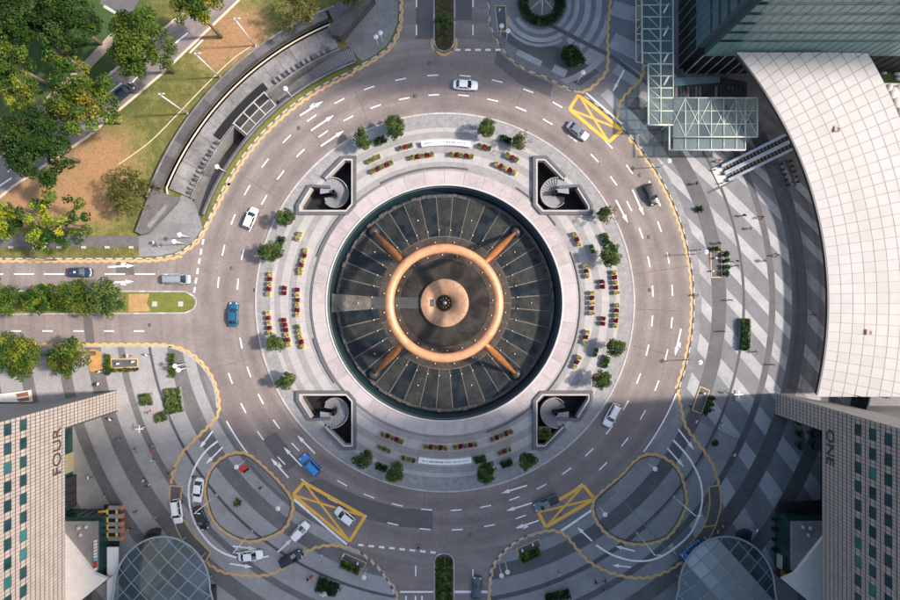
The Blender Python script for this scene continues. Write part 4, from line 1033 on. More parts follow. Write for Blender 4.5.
# ---- great white curved canopy
MT['wroof2'] = M('pale_roof_panel', (.585, .578, .57), .6, .06, .15, .03, .8); MT['wroof3'] = M('roof_panel_bluish', (.52, .55, .55), .5, .06, .15)
MT['wroof0'] = M('white_roof_panel', (.62, .61, .60), .6, .06, .15, .03, .8)
for k_ in ('wroof0', 'wroof2', 'wroof3'):            # frosted panels let part of the light through to the plaza below
    n = MT[k_].node_tree; b_ = n.nodes['Principled BSDF']; o_ = n.nodes['Material Output']
    t_ = n.nodes.new('ShaderNodeBsdfTranslucent'); t_.inputs[0].default_value = (.85, .85, .83, 1); x_ = n.nodes.new('ShaderNodeMixShader'); x_.inputs[0].default_value = .3
    n.links.new(b_.outputs[0], x_.inputs[1]); n.links.new(t_.outputs[0], x_.inputs[2])
    c_ = n.nodes.new('ShaderNodeBsdfTransparent'); y_ = n.nodes.new('ShaderNodeMixShader'); y_.inputs[0].default_value = .26
    n.links.new(x_.outputs[0], y_.inputs[1]); n.links.new(c_.outputs[0], y_.inputs[2]); n.links.new(y_.outputs[0], o_.inputs[0])
ZC = 12.0
wc = thing('canopy_roof', 'huge white curved canopy roof of square panels at the right edge', 'canopy', G(850, 230))
wl_ = wc.location
def sstep(t): t = max(0.0, min(1.0, t)); return t*t*(3-2*t)
def zcan(r, a):                                   # the roof dips towards the plaza and rises to the glass tower
    edge = 5.6+6.4*sstep((a-12)/22); return edge
CW = lambda pts, z: [(x-wl_.x, y-wl_.y) for x, y in g2(pts, z)]
def cw3(r, a, dz=0.0):
    z = zcan(r, a); p = G(*pol(r, a), z); return Vector((p.x-wl_.x, p.y-wl_.y, z+dz))
YLO, YHI = -18.45-wl_.y, 44.6-wl_.y
rr_ = [384+12.0*k for k in range(9)]+[491]
na = 43; DA = 1.405; left = []
def clip_y(P):
    for lim, sg in ((YLO, 1), (YHI, -1)):
        out = []
        for i in range(len(P)):
            a_, b_ = P[i], P[(i+1) % len(P)]; da, db = (a_.y-lim)*sg, (b_.y-lim)*sg
            if da >= 0: out.append(a_)
            if (da >= 0) != (db >= 0): out.append(a_.lerp(b_, da/(da-db)))
        P = out
        if len(P) < 3: return []
    return P
for i in range(na):
    a0 = -15.6+DA*i; a1 = a0+DA
    for k in range(9):
        g = .36; da = .05
        P = clip_y([cw3(rr_[k]+g, a0+da), cw3(rr_[k+1]-g, a0+da), cw3(rr_[k+1]-g, a1-da), cw3(rr_[k]+g, a1-da)])
        if not P: continue
        n_ = len(P); mt_ = gr.choice(('wroof0', 'wroof0', 'wroof2', 'wroof0')) if gr.random() > .02 else 'wroof3'
        vs = [tuple(p) for p in P]+[(p.x, p.y, p.z-.1) for p in P]
        F = [tuple(range(n_)), tuple(range(2*n_-1, n_-1, -1))]+[(j, n_+j, n_+(j+1) % n_, (j+1) % n_) for j in range(n_)]
        q = pol((rr_[k]+rr_[k+1])/2, (a0+a1)/2)
        if q[0] < 897 and len([1 for c_ in wc.children]) < 300: mk('roof_panel', vs, F, MT[mt_], wc)
        else: left.append((vs, F))
lm = MB()
for v_, F_ in left: lm.add(v_, F_)
tag(lm.build('roof_panels', MT['wroof0'], wc), kind='stuff')
fr = MB()
def cbar(P, w=.16, d=.5):
    for a_, b_ in zip(P[:-1], P[1:]):
        if max(a_.y, b_.y) > YHI or min(a_.y, b_.y) < YLO: continue
        e = (b_-a_).xy.normalized(); n_ = Vector((-e.y, e.x, 0))*w/2
        v = [a_-n_, b_-n_, b_+n_, a_+n_]; fr.add([tuple(q+Vector((0, 0, -d))) for q in v]+[tuple(q) for q in v], [(3, 2, 1, 0), (4, 5, 6, 7), (0, 1, 5, 4), (1, 2, 6, 5), (2, 3, 7, 6), (3, 0, 4, 7)])
for k in range(10): cbar([cw3(rr_[k], -16+a_, -.06) for a_ in range(0, 62)])
for i in range(na+1): cbar([cw3(r_, -15.6+DA*i, -.07) for r_ in rr_])
fr.build('roof_frame', M('canopy_frame', (.27, .255, .235), .6, .1, 1), wc)
ed = MB(); fr = ed; cbar([cw3(383.2, -15.6+a_*.9, .0) for a_ in range(0, 68)], .25, .7)
ed.build('edge_beam', MT['dark_metal'], wc)
for px, py in ((836, 129), (868, 332)):
    zq = zcan(math.hypot(px-CX, py-CY), ang(px, py)); mb = MB(); p = CW([(px, py)], zq)[0]; mb.box(p[0]-.5, p[1]-.5, zq-.3, p[0]+.5, p[1]+.5, zq+.4); o = mb.build('roof_hatch', M('hatch_tan', (.42, .32, .25), .7, .3, 2), wc)
    mb = MB(); mb.box(p[0]+.05, p[1]-.45, zq+.4, p[0]+.45, p[1]+.2, zq+.46); mb.build('hatch_lid', MT['stone_d'], o)
for a in (-12, 0, 12, 24, 36):
    mb = MB(); zq = zcan(455, a); p = CW([pol(455, a)], zq)[0]; mb.lathe([(.45, 0), (.45, zq-.5)], 14, (p[0], p[1], 0)); mb.build('column', MT['white_metal'], wc)
# hall wall under the canopy
mb = MB(); P = CW(arc(440, -15.5, 34, 40), 6); v = []
for a, b in zip(P[:-1], P[1:]): mb.obox(a, b, .3, 0, 4.9)
mb.build('hall_wall', MT['fp2'], wc)
# ---- stone garden beyond the canopy
sg2 = thing('rock_garden', 'small green rock garden with boulders beyond the white canopy', 'garden', G(892, 72))
Lg = lambda pts, z: [(x-sg2.location.x, y-sg2.location.y) for x, y in g2(pts, z)]
mb = MB(); mb.prism(Lg([(868, 60), (960, 62), (960, 83), (868, 82)], .5), .1, .5); mb.build('bed', M('clipped_green_cover', (.035, .075, .012), .9, .3, 1, .3, 4), sg2)
mb = MB(); mb.prism(Lg([(872, 53.5), (960, 54.5), (960, 59.5), (872, 59.5)], 1.4), .1, 1.4); mb.build('wall', MT['rim2'], sg2)
mb = MB(); mb.prism(Lg([(868, 82.5), (960, 84), (960, 86.5), (868, 85)], .9), .1, .9); mb.build('wall', MT['roof_cream'], sg2)
for x, y, r_ in ((883.5, 66.5, .5), (889.5, 67, .45), (897, 65, .8), (884, 72.5, .5), (896, 69, .5), (898, 73.5, .7), (899, 78, .7)):
    mb = MB(); p = Lg([(x, y)], .6)[0]; mb.lathe([(r_, 0), (r_*1.02, .2), (r_*.75, .45), (.01, .55)], 9, (0, 0, 0)); o = mb.build('boulder', MT['conc_l'], sg2, (p[0], p[1], .5)); o.scale = (1.3, .7, 1)
for x, y, r_, od in ((893, 93, 1.2, 'third from the top'), (899, 101, 1.6, 'second from the bottom'), (888, 88, .8, 'smallest and topmost'), (899, 90, 1.2, 'second from the top'), (903, 110, 1.5, 'lowest')):
    mb = MB(); mb.lathe([(r_, 0), (r_*1.03, .4), (r_*.8, .9), (r_*.3, 1.15), (.01, 1.2)], 8); p = G(x, y, .5); o = mb.build('boulder', MT['roof_cream'], None, (p.x, p.y, .1)); o.scale = (1, 1.2, 1)
    tag(o, 'pale rounded boulder below the rock garden, '+od, 'boulder', 'pale boulders below the rock garden')
# ---- L-shaped glass canopy on a white frame
MT['cglass'] = glass('canopy_glass_teal', (.66, .78, .77), .12, .08, .2); MT['cglass2'] = glass('canopy_glass_pale', (.78, .85, .82), .14, .15, .3)
MT['cframe'] = M('pale_green_frame', (.50, .53, .46), .5, .08, 2)
gc = thing('glass_canopy', 'L-shaped glass canopy on a pale frame in front of the glass tower', 'canopy', G(670, 110))
ZG = 5.2
GL = lambda x, y, z=ZG: G(x, y, z)-gc.location
xs1 = [642, 648, 660.5, 673]; ys1 = [-25+12.4*k for k in range(13)]
fb = []
def pane(x0, y0, x1, y1, z=ZG, m='cglass'):
    a, b = GL(x0+.25, y0+.25, z), GL(x1-.25, y1-.25, z)
    mb = MB(); mb.box(min(a.x, b.x), min(a.y, b.y), z, max(a.x, b.x), max(a.y, b.y), z+.04); mb.build('glass_pane', MT[m], gc)
def bar(p, q, r=.1, m='cframe', nm='frame_bar', z=ZG):
    mb = MB(); mb.tube([GL(*p, z)+Vector((0, 0, .1)), GL(*q, z)+Vector((0, 0, .1))], r*1.25, 6); mb.build(nm, MT[m], gc)
ysA = [-20, -7.5, 5, 17, 29, 41, 53, 64]
for a, b in zip(ysA[:-1], ysA[1:]):
    for x0, x1 in ((642, 660.5), (660.5, 673)): pane(x0, a, x1, b)
    bar((642, b), (673, b)); bar((648, a) if int(a) % 2 else (660, a), (660, b) if int(a) % 2 else (648, b), .06)
ysB = [64, 76, 88, 98, 111, 125]
for a, b in zip(ysB[:-1], ysB[1:]):
    for x0, x1 in ((648, 660.5), (660.5, 673)): pane(x0, a, x1, b, m='cglass2' if a > 80 else 'cglass')
    bar((648, b), (673, b)); bar((648, a), (660.5, b), .06)
for x in (660.5, 673): bar((x, -20), (x, 125 if x < 670 else 98), .12)
bar((642, -20), (642, 64), .12); bar((642, 64), (648, 64)); bar((648, 64), (648, 125), .14); bar((648, 125), (669, 125), .14)
xsC = [673, 685, 698, 711, 723.5, 736, 745, 757]
for i, (a, b) in enumerate(zip(xsC[:-1], xsC[1:])):
    for y0, y1 in ((98, 111), (111, 124), (124, 137)): pane(a, y0, b, y1, m='cglass2' if (i+int(y0)) % 3 else 'cglass')
    bar((b, 98), (b, 137)); bar((a, 98) if i % 2 else (a, 124), (b, 124) if i % 2 else (b, 98), .07); bar((a, 137 if i % 2 else 111), (b, 111 if i % 2 else 137), .06)
    if b <= 745: pane(a, 137.2, b, 150, ZG-.6, 'cglass2'); bar((b, 137), (b, 150), z=ZG-.6)
for y in (98, 111, 124): bar((673, y), (757, y), .12 if y == 98 else .08)
bar((673, 137), (757, 137), .12); bar((669, 125), (669, 150), .14); bar((669, 150), (745, 150), .14, z=ZG-.6); bar((757, 98), (757, 137), .14); bar((745, 137), (745, 150), .12, z=ZG-.6)
for x, y in ((650, 100), (650, 60), (644, 20), (671, 70), (671, 20), (685, 135), (711, 135), (738, 135), (755, 110), (671, 122), (650, 122)):
    mb = MB(); p = GL(x, y); mb.lathe([(.14, .1), (.14, ZG-.2)], 8, (p.x, p.y, 0)); mb.build('post', MT['cframe'], gc)
for y in (8, 31, 57, 80): bar((663.5, y+5), (668.5, y-4), .16, 'white_metal', 'light_tube')
# lower side frame
for p, q in (((636, -10), (636, 62)), ((636, 62), (642, 63)), ((636, 20), (642, 20)), ((636, 40), (642, 40)), ((636, 6), (648, 6)), ((636, 34), (648, 34))): bar(p, q, .1, 'cream_bar', 'side_rail', 4.0)
# pale seats and counter below the glass
for x, y, r_, od in ((693, 143, 1.1, 'first'), (704, 142, 1.2, 'second'), (716, 141, 1.5, 'third'), (727, 144, 1.6, 'fourth'), (737, 145, 1.3, 'fifth')):
    mb = MB(); mb.lathe([(r_*.7, .1), (r_, .25), (r_, .5), (r_*.6, .6), (.01, .55)], 18); p = G(x, y, .5); o = mb.build('round_seat', MT['isl_a'], None, (p.x, p.y, 0)); tag(o, 'pale round seat under the glass canopy edge, '+od+' from the left', 'seat', 'round seats under the glass canopy')
# ---- escalator
MT['balus'] = M('pale_blue_balustrade', (.42, .47, .53), .3, .08, 1, spec=.6); MT['tread'] = M('tan_tread', (.26, .19, .12), .6, .2, 2); MT['comb'] = M('dark_step', (.04, .038, .035), .6, .2, 2)
eb = G(722, 174.5); es = thing('escalator', 'pair of escalators rising from the plaza under the white canopy', 'escalator', eb, R(26.2))
Le, rise = 16.0, 5.6
for ln, y in enumerate((-.82, .82)):
    tr = MB()
    for k in range(48):
        x = 1.0+(Le-1.0)*k/48; z = .25+rise*k/48; tr.cur = k % 2; tr.box(x, y-.44, z-.3, x+.31, y+.44, z)
    tr.build('moving_steps', [MT['tread'], MT['comb']], es)
for y, w in ((-1.52, .5), (0, .72), (1.52, .5)):
    mb = MB(); w2 = w/2
    mb.add([(.2, y-w2, .1), (.2, y+w2, .1), (.2, y-w2, 1.0), (.2, y+w2, 1.0), (1.2, y-w2, 1.1), (1.2, y+w2, 1.1), (Le, y-w2, rise+1.1), (Le, y+w2, rise+1.1), (Le, y-w2, rise-.5), (Le, y+w2, rise-.5), (1.2, y-w2, .05), (1.2, y+w2, .05)],
           [(0, 1, 3, 2), (2, 3, 5, 4), (4, 5, 7, 6), (6, 7, 9, 8), (8, 9, 11, 10), (10, 11, 1, 0), (0, 2, 4, 10), (4, 6, 8, 10), (1, 11, 5, 3), (5, 11, 9, 7)])
    bl = mb.build('balustrade', MT['balus'], es)
    mb = MB(); mb.tube([(.1, y, .95), (1.2, y, 1.16), (Le, y, rise+1.16)], .045, 6); mb.build('handrail', MT['balus'], bl)
mb = MB(); mb.box(-1.6, -1.9, .1, .3, 1.9, .3); mb.build('landing_plate', M('pale_landing', (.5, .46, .42), .5, .1, 2), es)
for x, y in ((-1.2, -1.5), (-1.2, 1.5), (-.2, 0), (.1, 1.7), (.1, -1.7)):
    mb = MB(); mb.lathe([(.12, .3), (.12, 1.1), (.01, 1.15)], 8, (x, y, 0)); mb.build('post', MT['black'], es)
ribbon('drain_channel', [(707, 193), (720, 187), (733, 180)], .5, .125, MT['band_dark'], plaza_e, thick=.02)
# ---- bubble canopies at the bottom edge
def bubble(m, label, tintA, tintB):
    cx, cy = mir([(163, 588)], m, 0)[0]; Z0 = 5.5
    c = G(cx, cy, Z0); t = thing('glass_dome', label, 'canopy', (c.x, c.y, 0), 0, 'domed glass canopies at the bottom edge')
    k = (CAMH-Z0)/FPX; rx, ry = 47.5*k, 51*k
    out = [(rx*math.cos(R(a)), ry*math.sin(R(a))) for a in range(0, 181, 5)]+[(-rx*1.05, -10*k), (-rx*1.25, -40*k), (rx*1.25, -40*k), (rx*1.05, -10*k)]
    def h(x, y): return Z0+1.7*max(0.0, 1-(x/rx)**2*.8-max(0, y/ry)**2)
    th = R(-42 if not m else 42); ca, sa = math.cos(th), math.sin(th); S = 13.2*k
    def pnl(name, cell, mat, dz=0.0, th_=.03):
        v, f = pbool(cell, [out], 'and')
        if not f: return
        n = len(v); vs = [(x, y, h(x, y)+dz) for x, y in v]; ec = {}
        for q in f:
            for i in range(len(q)): ec[(q[i], q[(i+1) % len(q)])] = 1
        vs += [(x, y, h(x, y)+dz-th_) for x, y in v]; fs = [tuple(q) for q in f]+[(b, a, a+n, b+n) for (a, b) in ec if (b, a) not in ec]
        mk(name, vs, fs, mat, t)
    w = .09
    for i in range(-8, 8):
        for j in range(-8, 8):
            C_ = [(S*i+w, S*j+w), (S*(i+1)-w, S*j+w), (S*(i+1)-w, S*(j+1)-w), (S*i+w, S*(j+1)-w)]
            P = [(x*ca-y*sa, x*sa+y*ca) for x, y in C_]
            mx_ = (P[0][0]+P[2][0])/2; my_ = (P[0][1]+P[2][1])/2
            if abs(mx_) > rx*1.5 or my_ > ry*1.2 or my_ < -45*k: continue
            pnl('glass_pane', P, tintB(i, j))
    for i in range(-8, 9):
        for d in (0, 1):
            for j in range(-8, 8):
                a0, a1 = S*j, S*(j+1)
                C_ = [(S*i-w, a0), (S*i+w, a0), (S*i+w, a1), (S*i-w, a1)] if d == 0 else [(a0, S*i-w), (a1, S*i-w), (a1, S*i+w), (a0, S*i+w)]
                P = [(x*ca-y*sa, x*sa+y*ca) for x, y in C_]; mx_ = (P[0][0]+P[2][0])/2; my_ = (P[0][1]+P[2][1])/2
                if abs(mx_) > rx*1.4 or my_ > ry*1.15 or my_ < -45*k: continue
                pnl('frame_bar', P, MT['cframe_d'], .06, .16)
    P = [(rx*1.005*math.cos(R(a)), ry*1.005*math.sin(R(a))) for a in range(0, 181, 4)]
    P = [(rx*1.25, -40*k), (rx*1.05, -10*k)]+P+[(-rx*1.05, -10*k), (-rx*1.25, -40*k)]
    mb = MB(); mb.tube([(x, y, h(x, y)+.05) for x, y in P], .2, 8); mb.build('rim_tube', MT['cframe_r'], t)
    for a in (35, 75, 105, 145, 0, 180):
        x, y = rx*.8*math.cos(R(a)), ry*.8*math.sin(R(a)); mb = MB(); mb.lathe([(.16, .1), (.16, h(x, y)-.2)], 8, (x, y, 0)); mb.build('post', MT['cframe_r'], t)
    mb = MB(); d = Vector((ca, sa)); mb.tube([(-rx*.35*ca+.0-2*sa, -rx*.35*sa+5, 4.6), (rx*.9*ca, rx*.9*sa-2, 4.6)] if not m else [(-rx*.9*ca, -rx*.9*sa-2, 4.6), (rx*.35*ca, rx*.35*sa+5, 4.6)], .45, 8); mb.build('ridge_beam', MT['conc'], t)
    return t
MT['cframe_d'] = M('dark_grey_frame', (.2, .235, .23), .5, .1, 1); MT['cframe_r'] = M('grey_rim_tube', (.26, .29, .285), .45, .1, 1)
gA = glass('dome_glass_clear', (.5, .62, .64), .08, .1, .14); gB = glass('dome_glass_dark', (.2, .33, .36), .1, .08, .3); gC = glass('dome_glass_reflection', (.8, .8, .76), .2, .3, .8); gD = glass('dome_glass_blue', (.34, .48, .56), .1, .1, .2)
br = random.Random(5)
bubble(0, 'domed glass canopy with a steel grid at the lower left edge', None, lambda i, j: br.choice((gA, gA, gD, gD, gB)))
bubble(1, 'domed glass canopy with pale painted reflections at the lower right edge', None, lambda i, j: gC if -1 <= i <= 1 and j < 4 else br.choice((gB, gB, gD)))  # pale diagonal band of panes paints bright reflections into the glass
# ------------------------------------------------------------------ VEGETATION
def leaf_mesh(name, clumps, per, size, pal, seed, jit=.16, up=.45):
    """many leaf-sized quads on the surface of leaf clumps; pal: list of (rgb, weight)"""
    g = np.random.default_rng(seed); V = []; C = []
    w = np.array([p[1] for p in pal], float); w /= w.sum(); cols = np.array([p[0] for p in pal])
    for (cx, cy, cz, r) in clumps:
        n = max(6, int(per*r*r)) if per > 0 else 10
        d = g.normal(size=(n, 3)); d /= np.linalg.norm(d, axis=1)[:, None]
        rad = r*(1-np.abs(g.normal(0, .28, n))).clip(.15, 1.15)
        p = np.stack([cx+d[:, 0]*rad, cy+d[:, 1]*rad, cz+d[:, 2]*rad*.75], 1)
        nr = d*.6+g.normal(0, .5, (n, 3)); nr[:, 2] += up; nr /= np.linalg.norm(nr, axis=1)[:, None]
        t = np.cross(nr, g.normal(size=(n, 3))); t /= np.linalg.norm(t, axis=1)[:, None]; b = np.cross(nr, t)
        s = (size*g.uniform(.6, 1.3, n))[:, None]
        V.append(np.stack([p-t*s*.5-b*s*.18, p-b*s*.42, p+t*s*.62, p+b*s*.42], 1).reshape(-1, 3))
        base = cols[g.choice(len(cols), p=w)]*g.uniform(.62, 1.4)
        c = base[None, :]*(1+g.normal(0, jit, (n, 1)))+g.normal(0, .008, (n, 3))
        k = g.random(n) < .05
        c[k] = cols[g.choice(len(cols), p=w, size=int(k.sum()))]
        c = np.concatenate([c.clip(.004, .6), np.ones((n, 1))], 1); C.append(np.repeat(c, 4, 0))
    V = np.concatenate(V).astype(np.float32); C = np.concatenate(C).astype(np.float32); n = len(V)
    me = bpy.data.meshes.new(name); me.vertices.add(n); me.vertices.foreach_set('co', V.ravel())
    q = n//4; me.loops.add(n); me.loops.foreach_set('vertex_index', np.arange(n, dtype=np.int32)); me.polygons.add(q)
    me.polygons.foreach_set('loop_start', np.arange(0, n, 4, dtype=np.int32)); me.update(); me.validate()
    a = me.color_attributes.new('tint', 'FLOAT_COLOR', 'POINT'); a.data.foreach_set('color', C.ravel())
    me.materials.append(MT['leaf']); return me
DK = [((.022, .048, .014), 3), ((.034, .068, .017), 3), ((.055, .09, .02), 1)]
MD = [((.042, .082, .018), 3), ((.075, .118, .022), 3), ((.13, .17, .026), 1.6)]
BR = [((.045, .085, .018), 2.2), ((.09, .14, .022), 2.4), ((.18, .20, .025), 1.8), ((.30, .24, .03), .4)]
YL = [((.024, .066, .016), 3), ((.065, .12, .02), 2), ((.17, .22, .022), 1.5), ((.28, .26, .025), .35)]
OL = [((.095, .105, .03), 3), ((.14, .14, .04), 3), ((.06, .07, .018), 2), ((.19, .165, .045), 1)]
SM = [((.05, .088, .03), 3), ((.078, .125, .036), 3), ((.13, .17, .05), 1.5)]
SH = [((.020, .048, .019), 3), ((.034, .068, .022), 3), ((.055, .095, .025), 1)]
def clumps_for(Rw, Hh, n, rc, seed, hollow=.35, low=-.35):
    g = random.Random(seed); out = []
    lob = [(g.uniform(0, 6.28), g.uniform(.6, 1.12)) for _ in range(9)]
    while len(out) < n:
        a = g.uniform(0, 6.283); q = math.sqrt(g.uniform(hollow*hollow, 1))
        lim = sum(l*max(0, math.cos(a-b))**2 for b, l in lob)/max(.001, sum(max(0, math.cos(a-b))**2 for b, l in lob))
        z = g.uniform(low, 1)
        q *= math.sqrt(max(.05, 1-z*z*.8))*lim
        if g.random() < .14: q *= 1.16
        out.append((q*Rw*math.cos(a), q*Rw*math.sin(a), z*Hh, rc*g.uniform(.5, 1.2)))
    return out
def tree(name, label, px, py, zc, Rpx, pal, seed, n=60, rc=None, per=55, size=.42, hollow=.15, trunk_r=.3, flat=.55, group=None, thin=0):
    k = (CAMH-zc)/FPX; Rw = Rpx*k; rc = (rc or Rw*.24)*(.86 if name == 'rain_tree' else .9); Rw *= 1.04
    p = G(px, py, zc); t = thing(name, label, 'tree', (p.x, p.y, .1), 0, group)
    cl = [(x, y, z+zc, r) for x, y, z, r in clumps_for(Rw-rc*.6, Rw*flat, n, rc, seed, hollow)]
    me = leaf_mesh('crown', cl, per, size, pal, seed); link('crown', me, None, t)
    mb = MB(); g = random.Random(seed+99); zt = zc-Rw*flat*.75
    zt = max(zt, zc*.35)
    mb.tube([(0, 0, 0), (g.uniform(-.1, .1), g.uniform(-.1, .1), zt*.5), (g.uniform(-.25, .25), g.uniform(-.25, .25), zt)], [trunk_r*1.35, trunk_r, trunk_r*.85], 8)
    for c in g.sample(cl, min(len(cl), 14)):
        m = Vector((c[0]*.45+g.uniform(-.3, .3), c[1]*.45+g.uniform(-.3, .3), zt+(c[2]-zt)*.45)); mb.tube([(0, 0, zt-.2), m, (c[0]*.92, c[1]*.92, c[2])], [trunk_r*.6, trunk_r*.35, trunk_r*.14], 5, False)
    mb.build('trunk', MT['bark'], t); return t
# big park trees: (crown px, py, height of crown centre, radius px, palette ...)
tree('rain_tree', 'large dark green tree at the top left corner of the picture', 18, 18, 11, 36, DK, 1, 90, per=74, size=.38)
tree('rain_tree', 'dark spreading tree on the top edge, right of the corner tree', 66, 18, 11, 36, DK, 2, 90, per=74, size=.38)
tree('rain_tree', 'mid green tree at the left edge below the corner tree', 8, 62, 11, 29, MD, 3, 70, per=74, size=.38)
tree('rain_tree', 'small yellow-green open tree between the dark trees and the footpath', 58, 52, 9, 22, YL, 4, 22, rc=1.1, per=66, size=.4, hollow=.45)
tree('rain_tree', 'yellowish tree with orange leaves at the left edge above the diagonal road', 22, 94, 10, 22, BR, 5, 36, per=78, size=.38)
tree('rain_tree', 'bright yellow-green tree overhanging the diagonal park road', 83, 103, 12, 38, BR, 6, 80, rc=1.55, per=74, size=.38, hollow=.1)
tree('rain_tree', 'green spreading tree right of the footpath in the park', 143, 47, 12, 39, MD, 8, 90, rc=1.6, per=74, size=.38, hollow=.1)
tree('rain_tree', 'yellow-green tree on the top edge beside the diagonal road', 196, 8, 12, 28, BR, 9, 50, rc=1.4, per=76, size=.38)
tree('rain_tree', 'dense dark green round tree left of the bare orange earth', 38, 146, 12, 43, DK, 10, 120, rc=1.7, per=80, size=.38, hollow=0)
tree('rain_tree', 'open glossy tree showing its grey branches above the left road', 52, 222, 10, 38, YL, 11, 48, rc=1.25, per=74, size=.42, hollow=.35, trunk_r=.35)
tree('rain_tree', 'half visible green tree at the left edge above the left road', 3, 222, 10, 21, YL, 12, 34, rc=1.3, per=74, size=.42, hollow=.2)
tree('feathery_tree', 'feathery olive tree beside the lower end of the underpass', 131, 190, 6, 30, OL, 13, 120, rc=.95, per=60, size=.3, hollow=.1, trunk_r=.16)
tree('feathery_tree', 'feathery olive tree above the curved underpass wall', 297, 10, 6, 24, OL, 14, 80, rc=.95, per=60, size=.3, hollow=.1, trunk_r=.16)
tree('feathery_tree', 'small olive tree on the top edge left of the upper road', 350, -8, 6, 18, OL, 15, 50, rc=.9, per=60, size=.3, trunk_r=.15)
# trees of the left median and pavement
gm = 'trees along the left median'
for px, py, r_, pal, lab in ((3, 297, 23, MD, 'round green median tree at the left edge'), (41, 300, 19, YL, 'smallest yellow-green median tree, second from the left edge'), (73, 297, 24, MD, 'round green median tree, third from the left edge'), (108, 298, 23, SM, 'dark green median tree nearest the grass tip')):
    tree('median_tree', lab, px, py, 6, r_, pal, 20+px, 80, per=95, size=.31, hollow=0, trunk_r=.18, flat=.7, group=gm)
tree('street_tree', 'broad light green street tree at the left edge below the left road', 21, 357, 8, 29, MD+[((.12, .14, .02), 2)], 31, 75, rc=1.25, per=80, size=.35, hollow=.05)
tree('street_tree', 'light green street tree beside the orange earth below the left road', 69, 357, 8, 24, MD+[((.12, .14, .02), 2)], 32, 60, rc=1.15, per=80, size=.35, hollow=.05)
# small island trees: three shared crown shapes
isl_pal = [SM, SM, SM]
crown_v = []
for v in range(3):
    Rw = 2.45; cl = [(x, y, z+3.6, r) for x, y, z, r in clumps_for(Rw-.3, 1.7, 46, .62, 50+v, .0, -.5)]
    crown_v.append((leaf_mesh('crown', cl, 260, .22, SM, 60+v), cl))
Rw = 2.6; cl = [(x, y, z+3.8, r) for x, y, z, r in clumps_for(Rw-.3, 1.4, 34, .5, 77, .3, -.3)]
crown_v.append((leaf_mesh('crown', cl, 60, .26, OL+SM, 66), cl))
tr_me = None
tpl = None
ig = 'small round trees on the fountain island'
isl_trees = [(363, 141, 0, 'small round tree left of the upper banner, beside the upper left stair pit'), (394, 128, 1, 'small round tree left of the upper banner, nearer to it'),
 (487, 128, 2, 'small round tree right of the upper banner, nearer to it'), (522, 141, 3, 'thin small tree right of the upper banner, beside the upper right stair pit'),
 (284, 218, 0, 'small round tree left of the fountain, just below the upper left stair pit'), (270, 251, 1, 'small round tree on the left kerb, upper of the middle pair'),
 (275, 343, 2, 'small round tree on the left kerb below the yellow planters'), (287, 380, 0, 'small round tree left of the fountain, just above the lower left stair pit'),
 (608, 215, 3, 'sparse pale tree right of the fountain, just below the upper right stair pit'), (611, 254, 1, 'small tree on the right kerb above the yellow planters'),
 (616, 347, 2, 'small round tree on the right kerb below the yellow planters'), (601, 380, 1, 'small round tree right of the fountain, just above the lower right stair pit'),
 (365, 459, 0, 'small round tree right below the lower left stair pit'), (395, 473, 2, 'small round tree left of the lower banner'),
 (487, 472, 1, 'small round tree right of the lower banner, nearer to it'), (526, 462, 0, 'small round tree left of the lower right stair pit')]
for i, (px, py, v, lab) in enumerate(isl_trees):
    p = G(px, py, 3.6); t = thing('island_tree', lab, 'tree', (p.x, p.y, .1), R(67*i), ig)
    o = link('crown', crown_v[v][0], None, t); s_ = (.95, 1.08, 1.0, .9)[i % 4]; o.scale = (s_, s_, 1)
    if tr_me is None:
        mb = MB(); mb.tube([(0, 0, 0), (.05, .02, 1.6), (0, 0, 3.0)], [.14, .11, .08], 7)
        for a in range(7): mb.tube([(0, 0, 1.7+.1*a), (.8*math.cos(a*.9), .8*math.sin(a*.9), 2.6+.1*a), (1.7*math.cos(a*.9), 1.7*math.sin(a*.9), 3.5)], [.06, .04, .02], 5, False)
        tr_me = mb.build('trunk', MT['bark'], t).data
    else: link('trunk', tr_me, None, t)
    u = Vector((px-CX, CY-py)).normalized(); mb = MB(); mb.lathe([(.9, 0), (.9, .06), (.2, .1)], 16); mb.build('root_bed', MT['soil'], t)
    if v == 3:
        o2 = link('undergrowth', crown_v[1][0], None, t); o2.scale = (.62, .62, .6); o2.location = (.4, -.5, .2)
# shrubs and hedges
def box_clumps(lx, ly, h, r=.42):
    out = []; nx, ny = max(1, int(lx/.5)), max(1, int(ly/.5)); g = random.Random(int(lx*100+ly*10))
    for i in range(nx):
        for j in range(ny): out.append((-lx/2+(i+.5)*lx/nx+g.uniform(-.1, .1), -ly/2+(j+.5)*ly/ny+g.uniform(-.1, .1), h-.25+g.uniform(-.18, .12), r*g.uniform(.8, 1.2)))
    return out
def hedge(label, px, py, lpx, wpx, deg, h=1.0, pal=SH, name='hedge', cat='hedge', group=None, planter=True, per=260, size=.26, extra=None):
    p = G(px, py, h); lx, ly = lpx*.2*(CAMH-h)/CAMH, wpx*.2*(CAMH-h)/CAMH; t = thing(name, label, cat, (p.x, p.y, .1), R(deg), group)
    link('foliage', leaf_mesh('foliage', box_clumps(lx, ly, h), per, size, pal, int(px*7+py)), None, t)
    mb = MB(); mb.box(-lx/2+.25, -ly/2+.25, 0, lx/2-.25, ly/2-.25, h-.55); mb.build('stems', MT['soil'], t)
    if planter: mb = MB(); mb.box(-lx/2-.12, -ly/2-.12, 0, lx/2+.12, ly/2+.12, h*.45); mb.build('planter', MT['conc'], t)
    return t
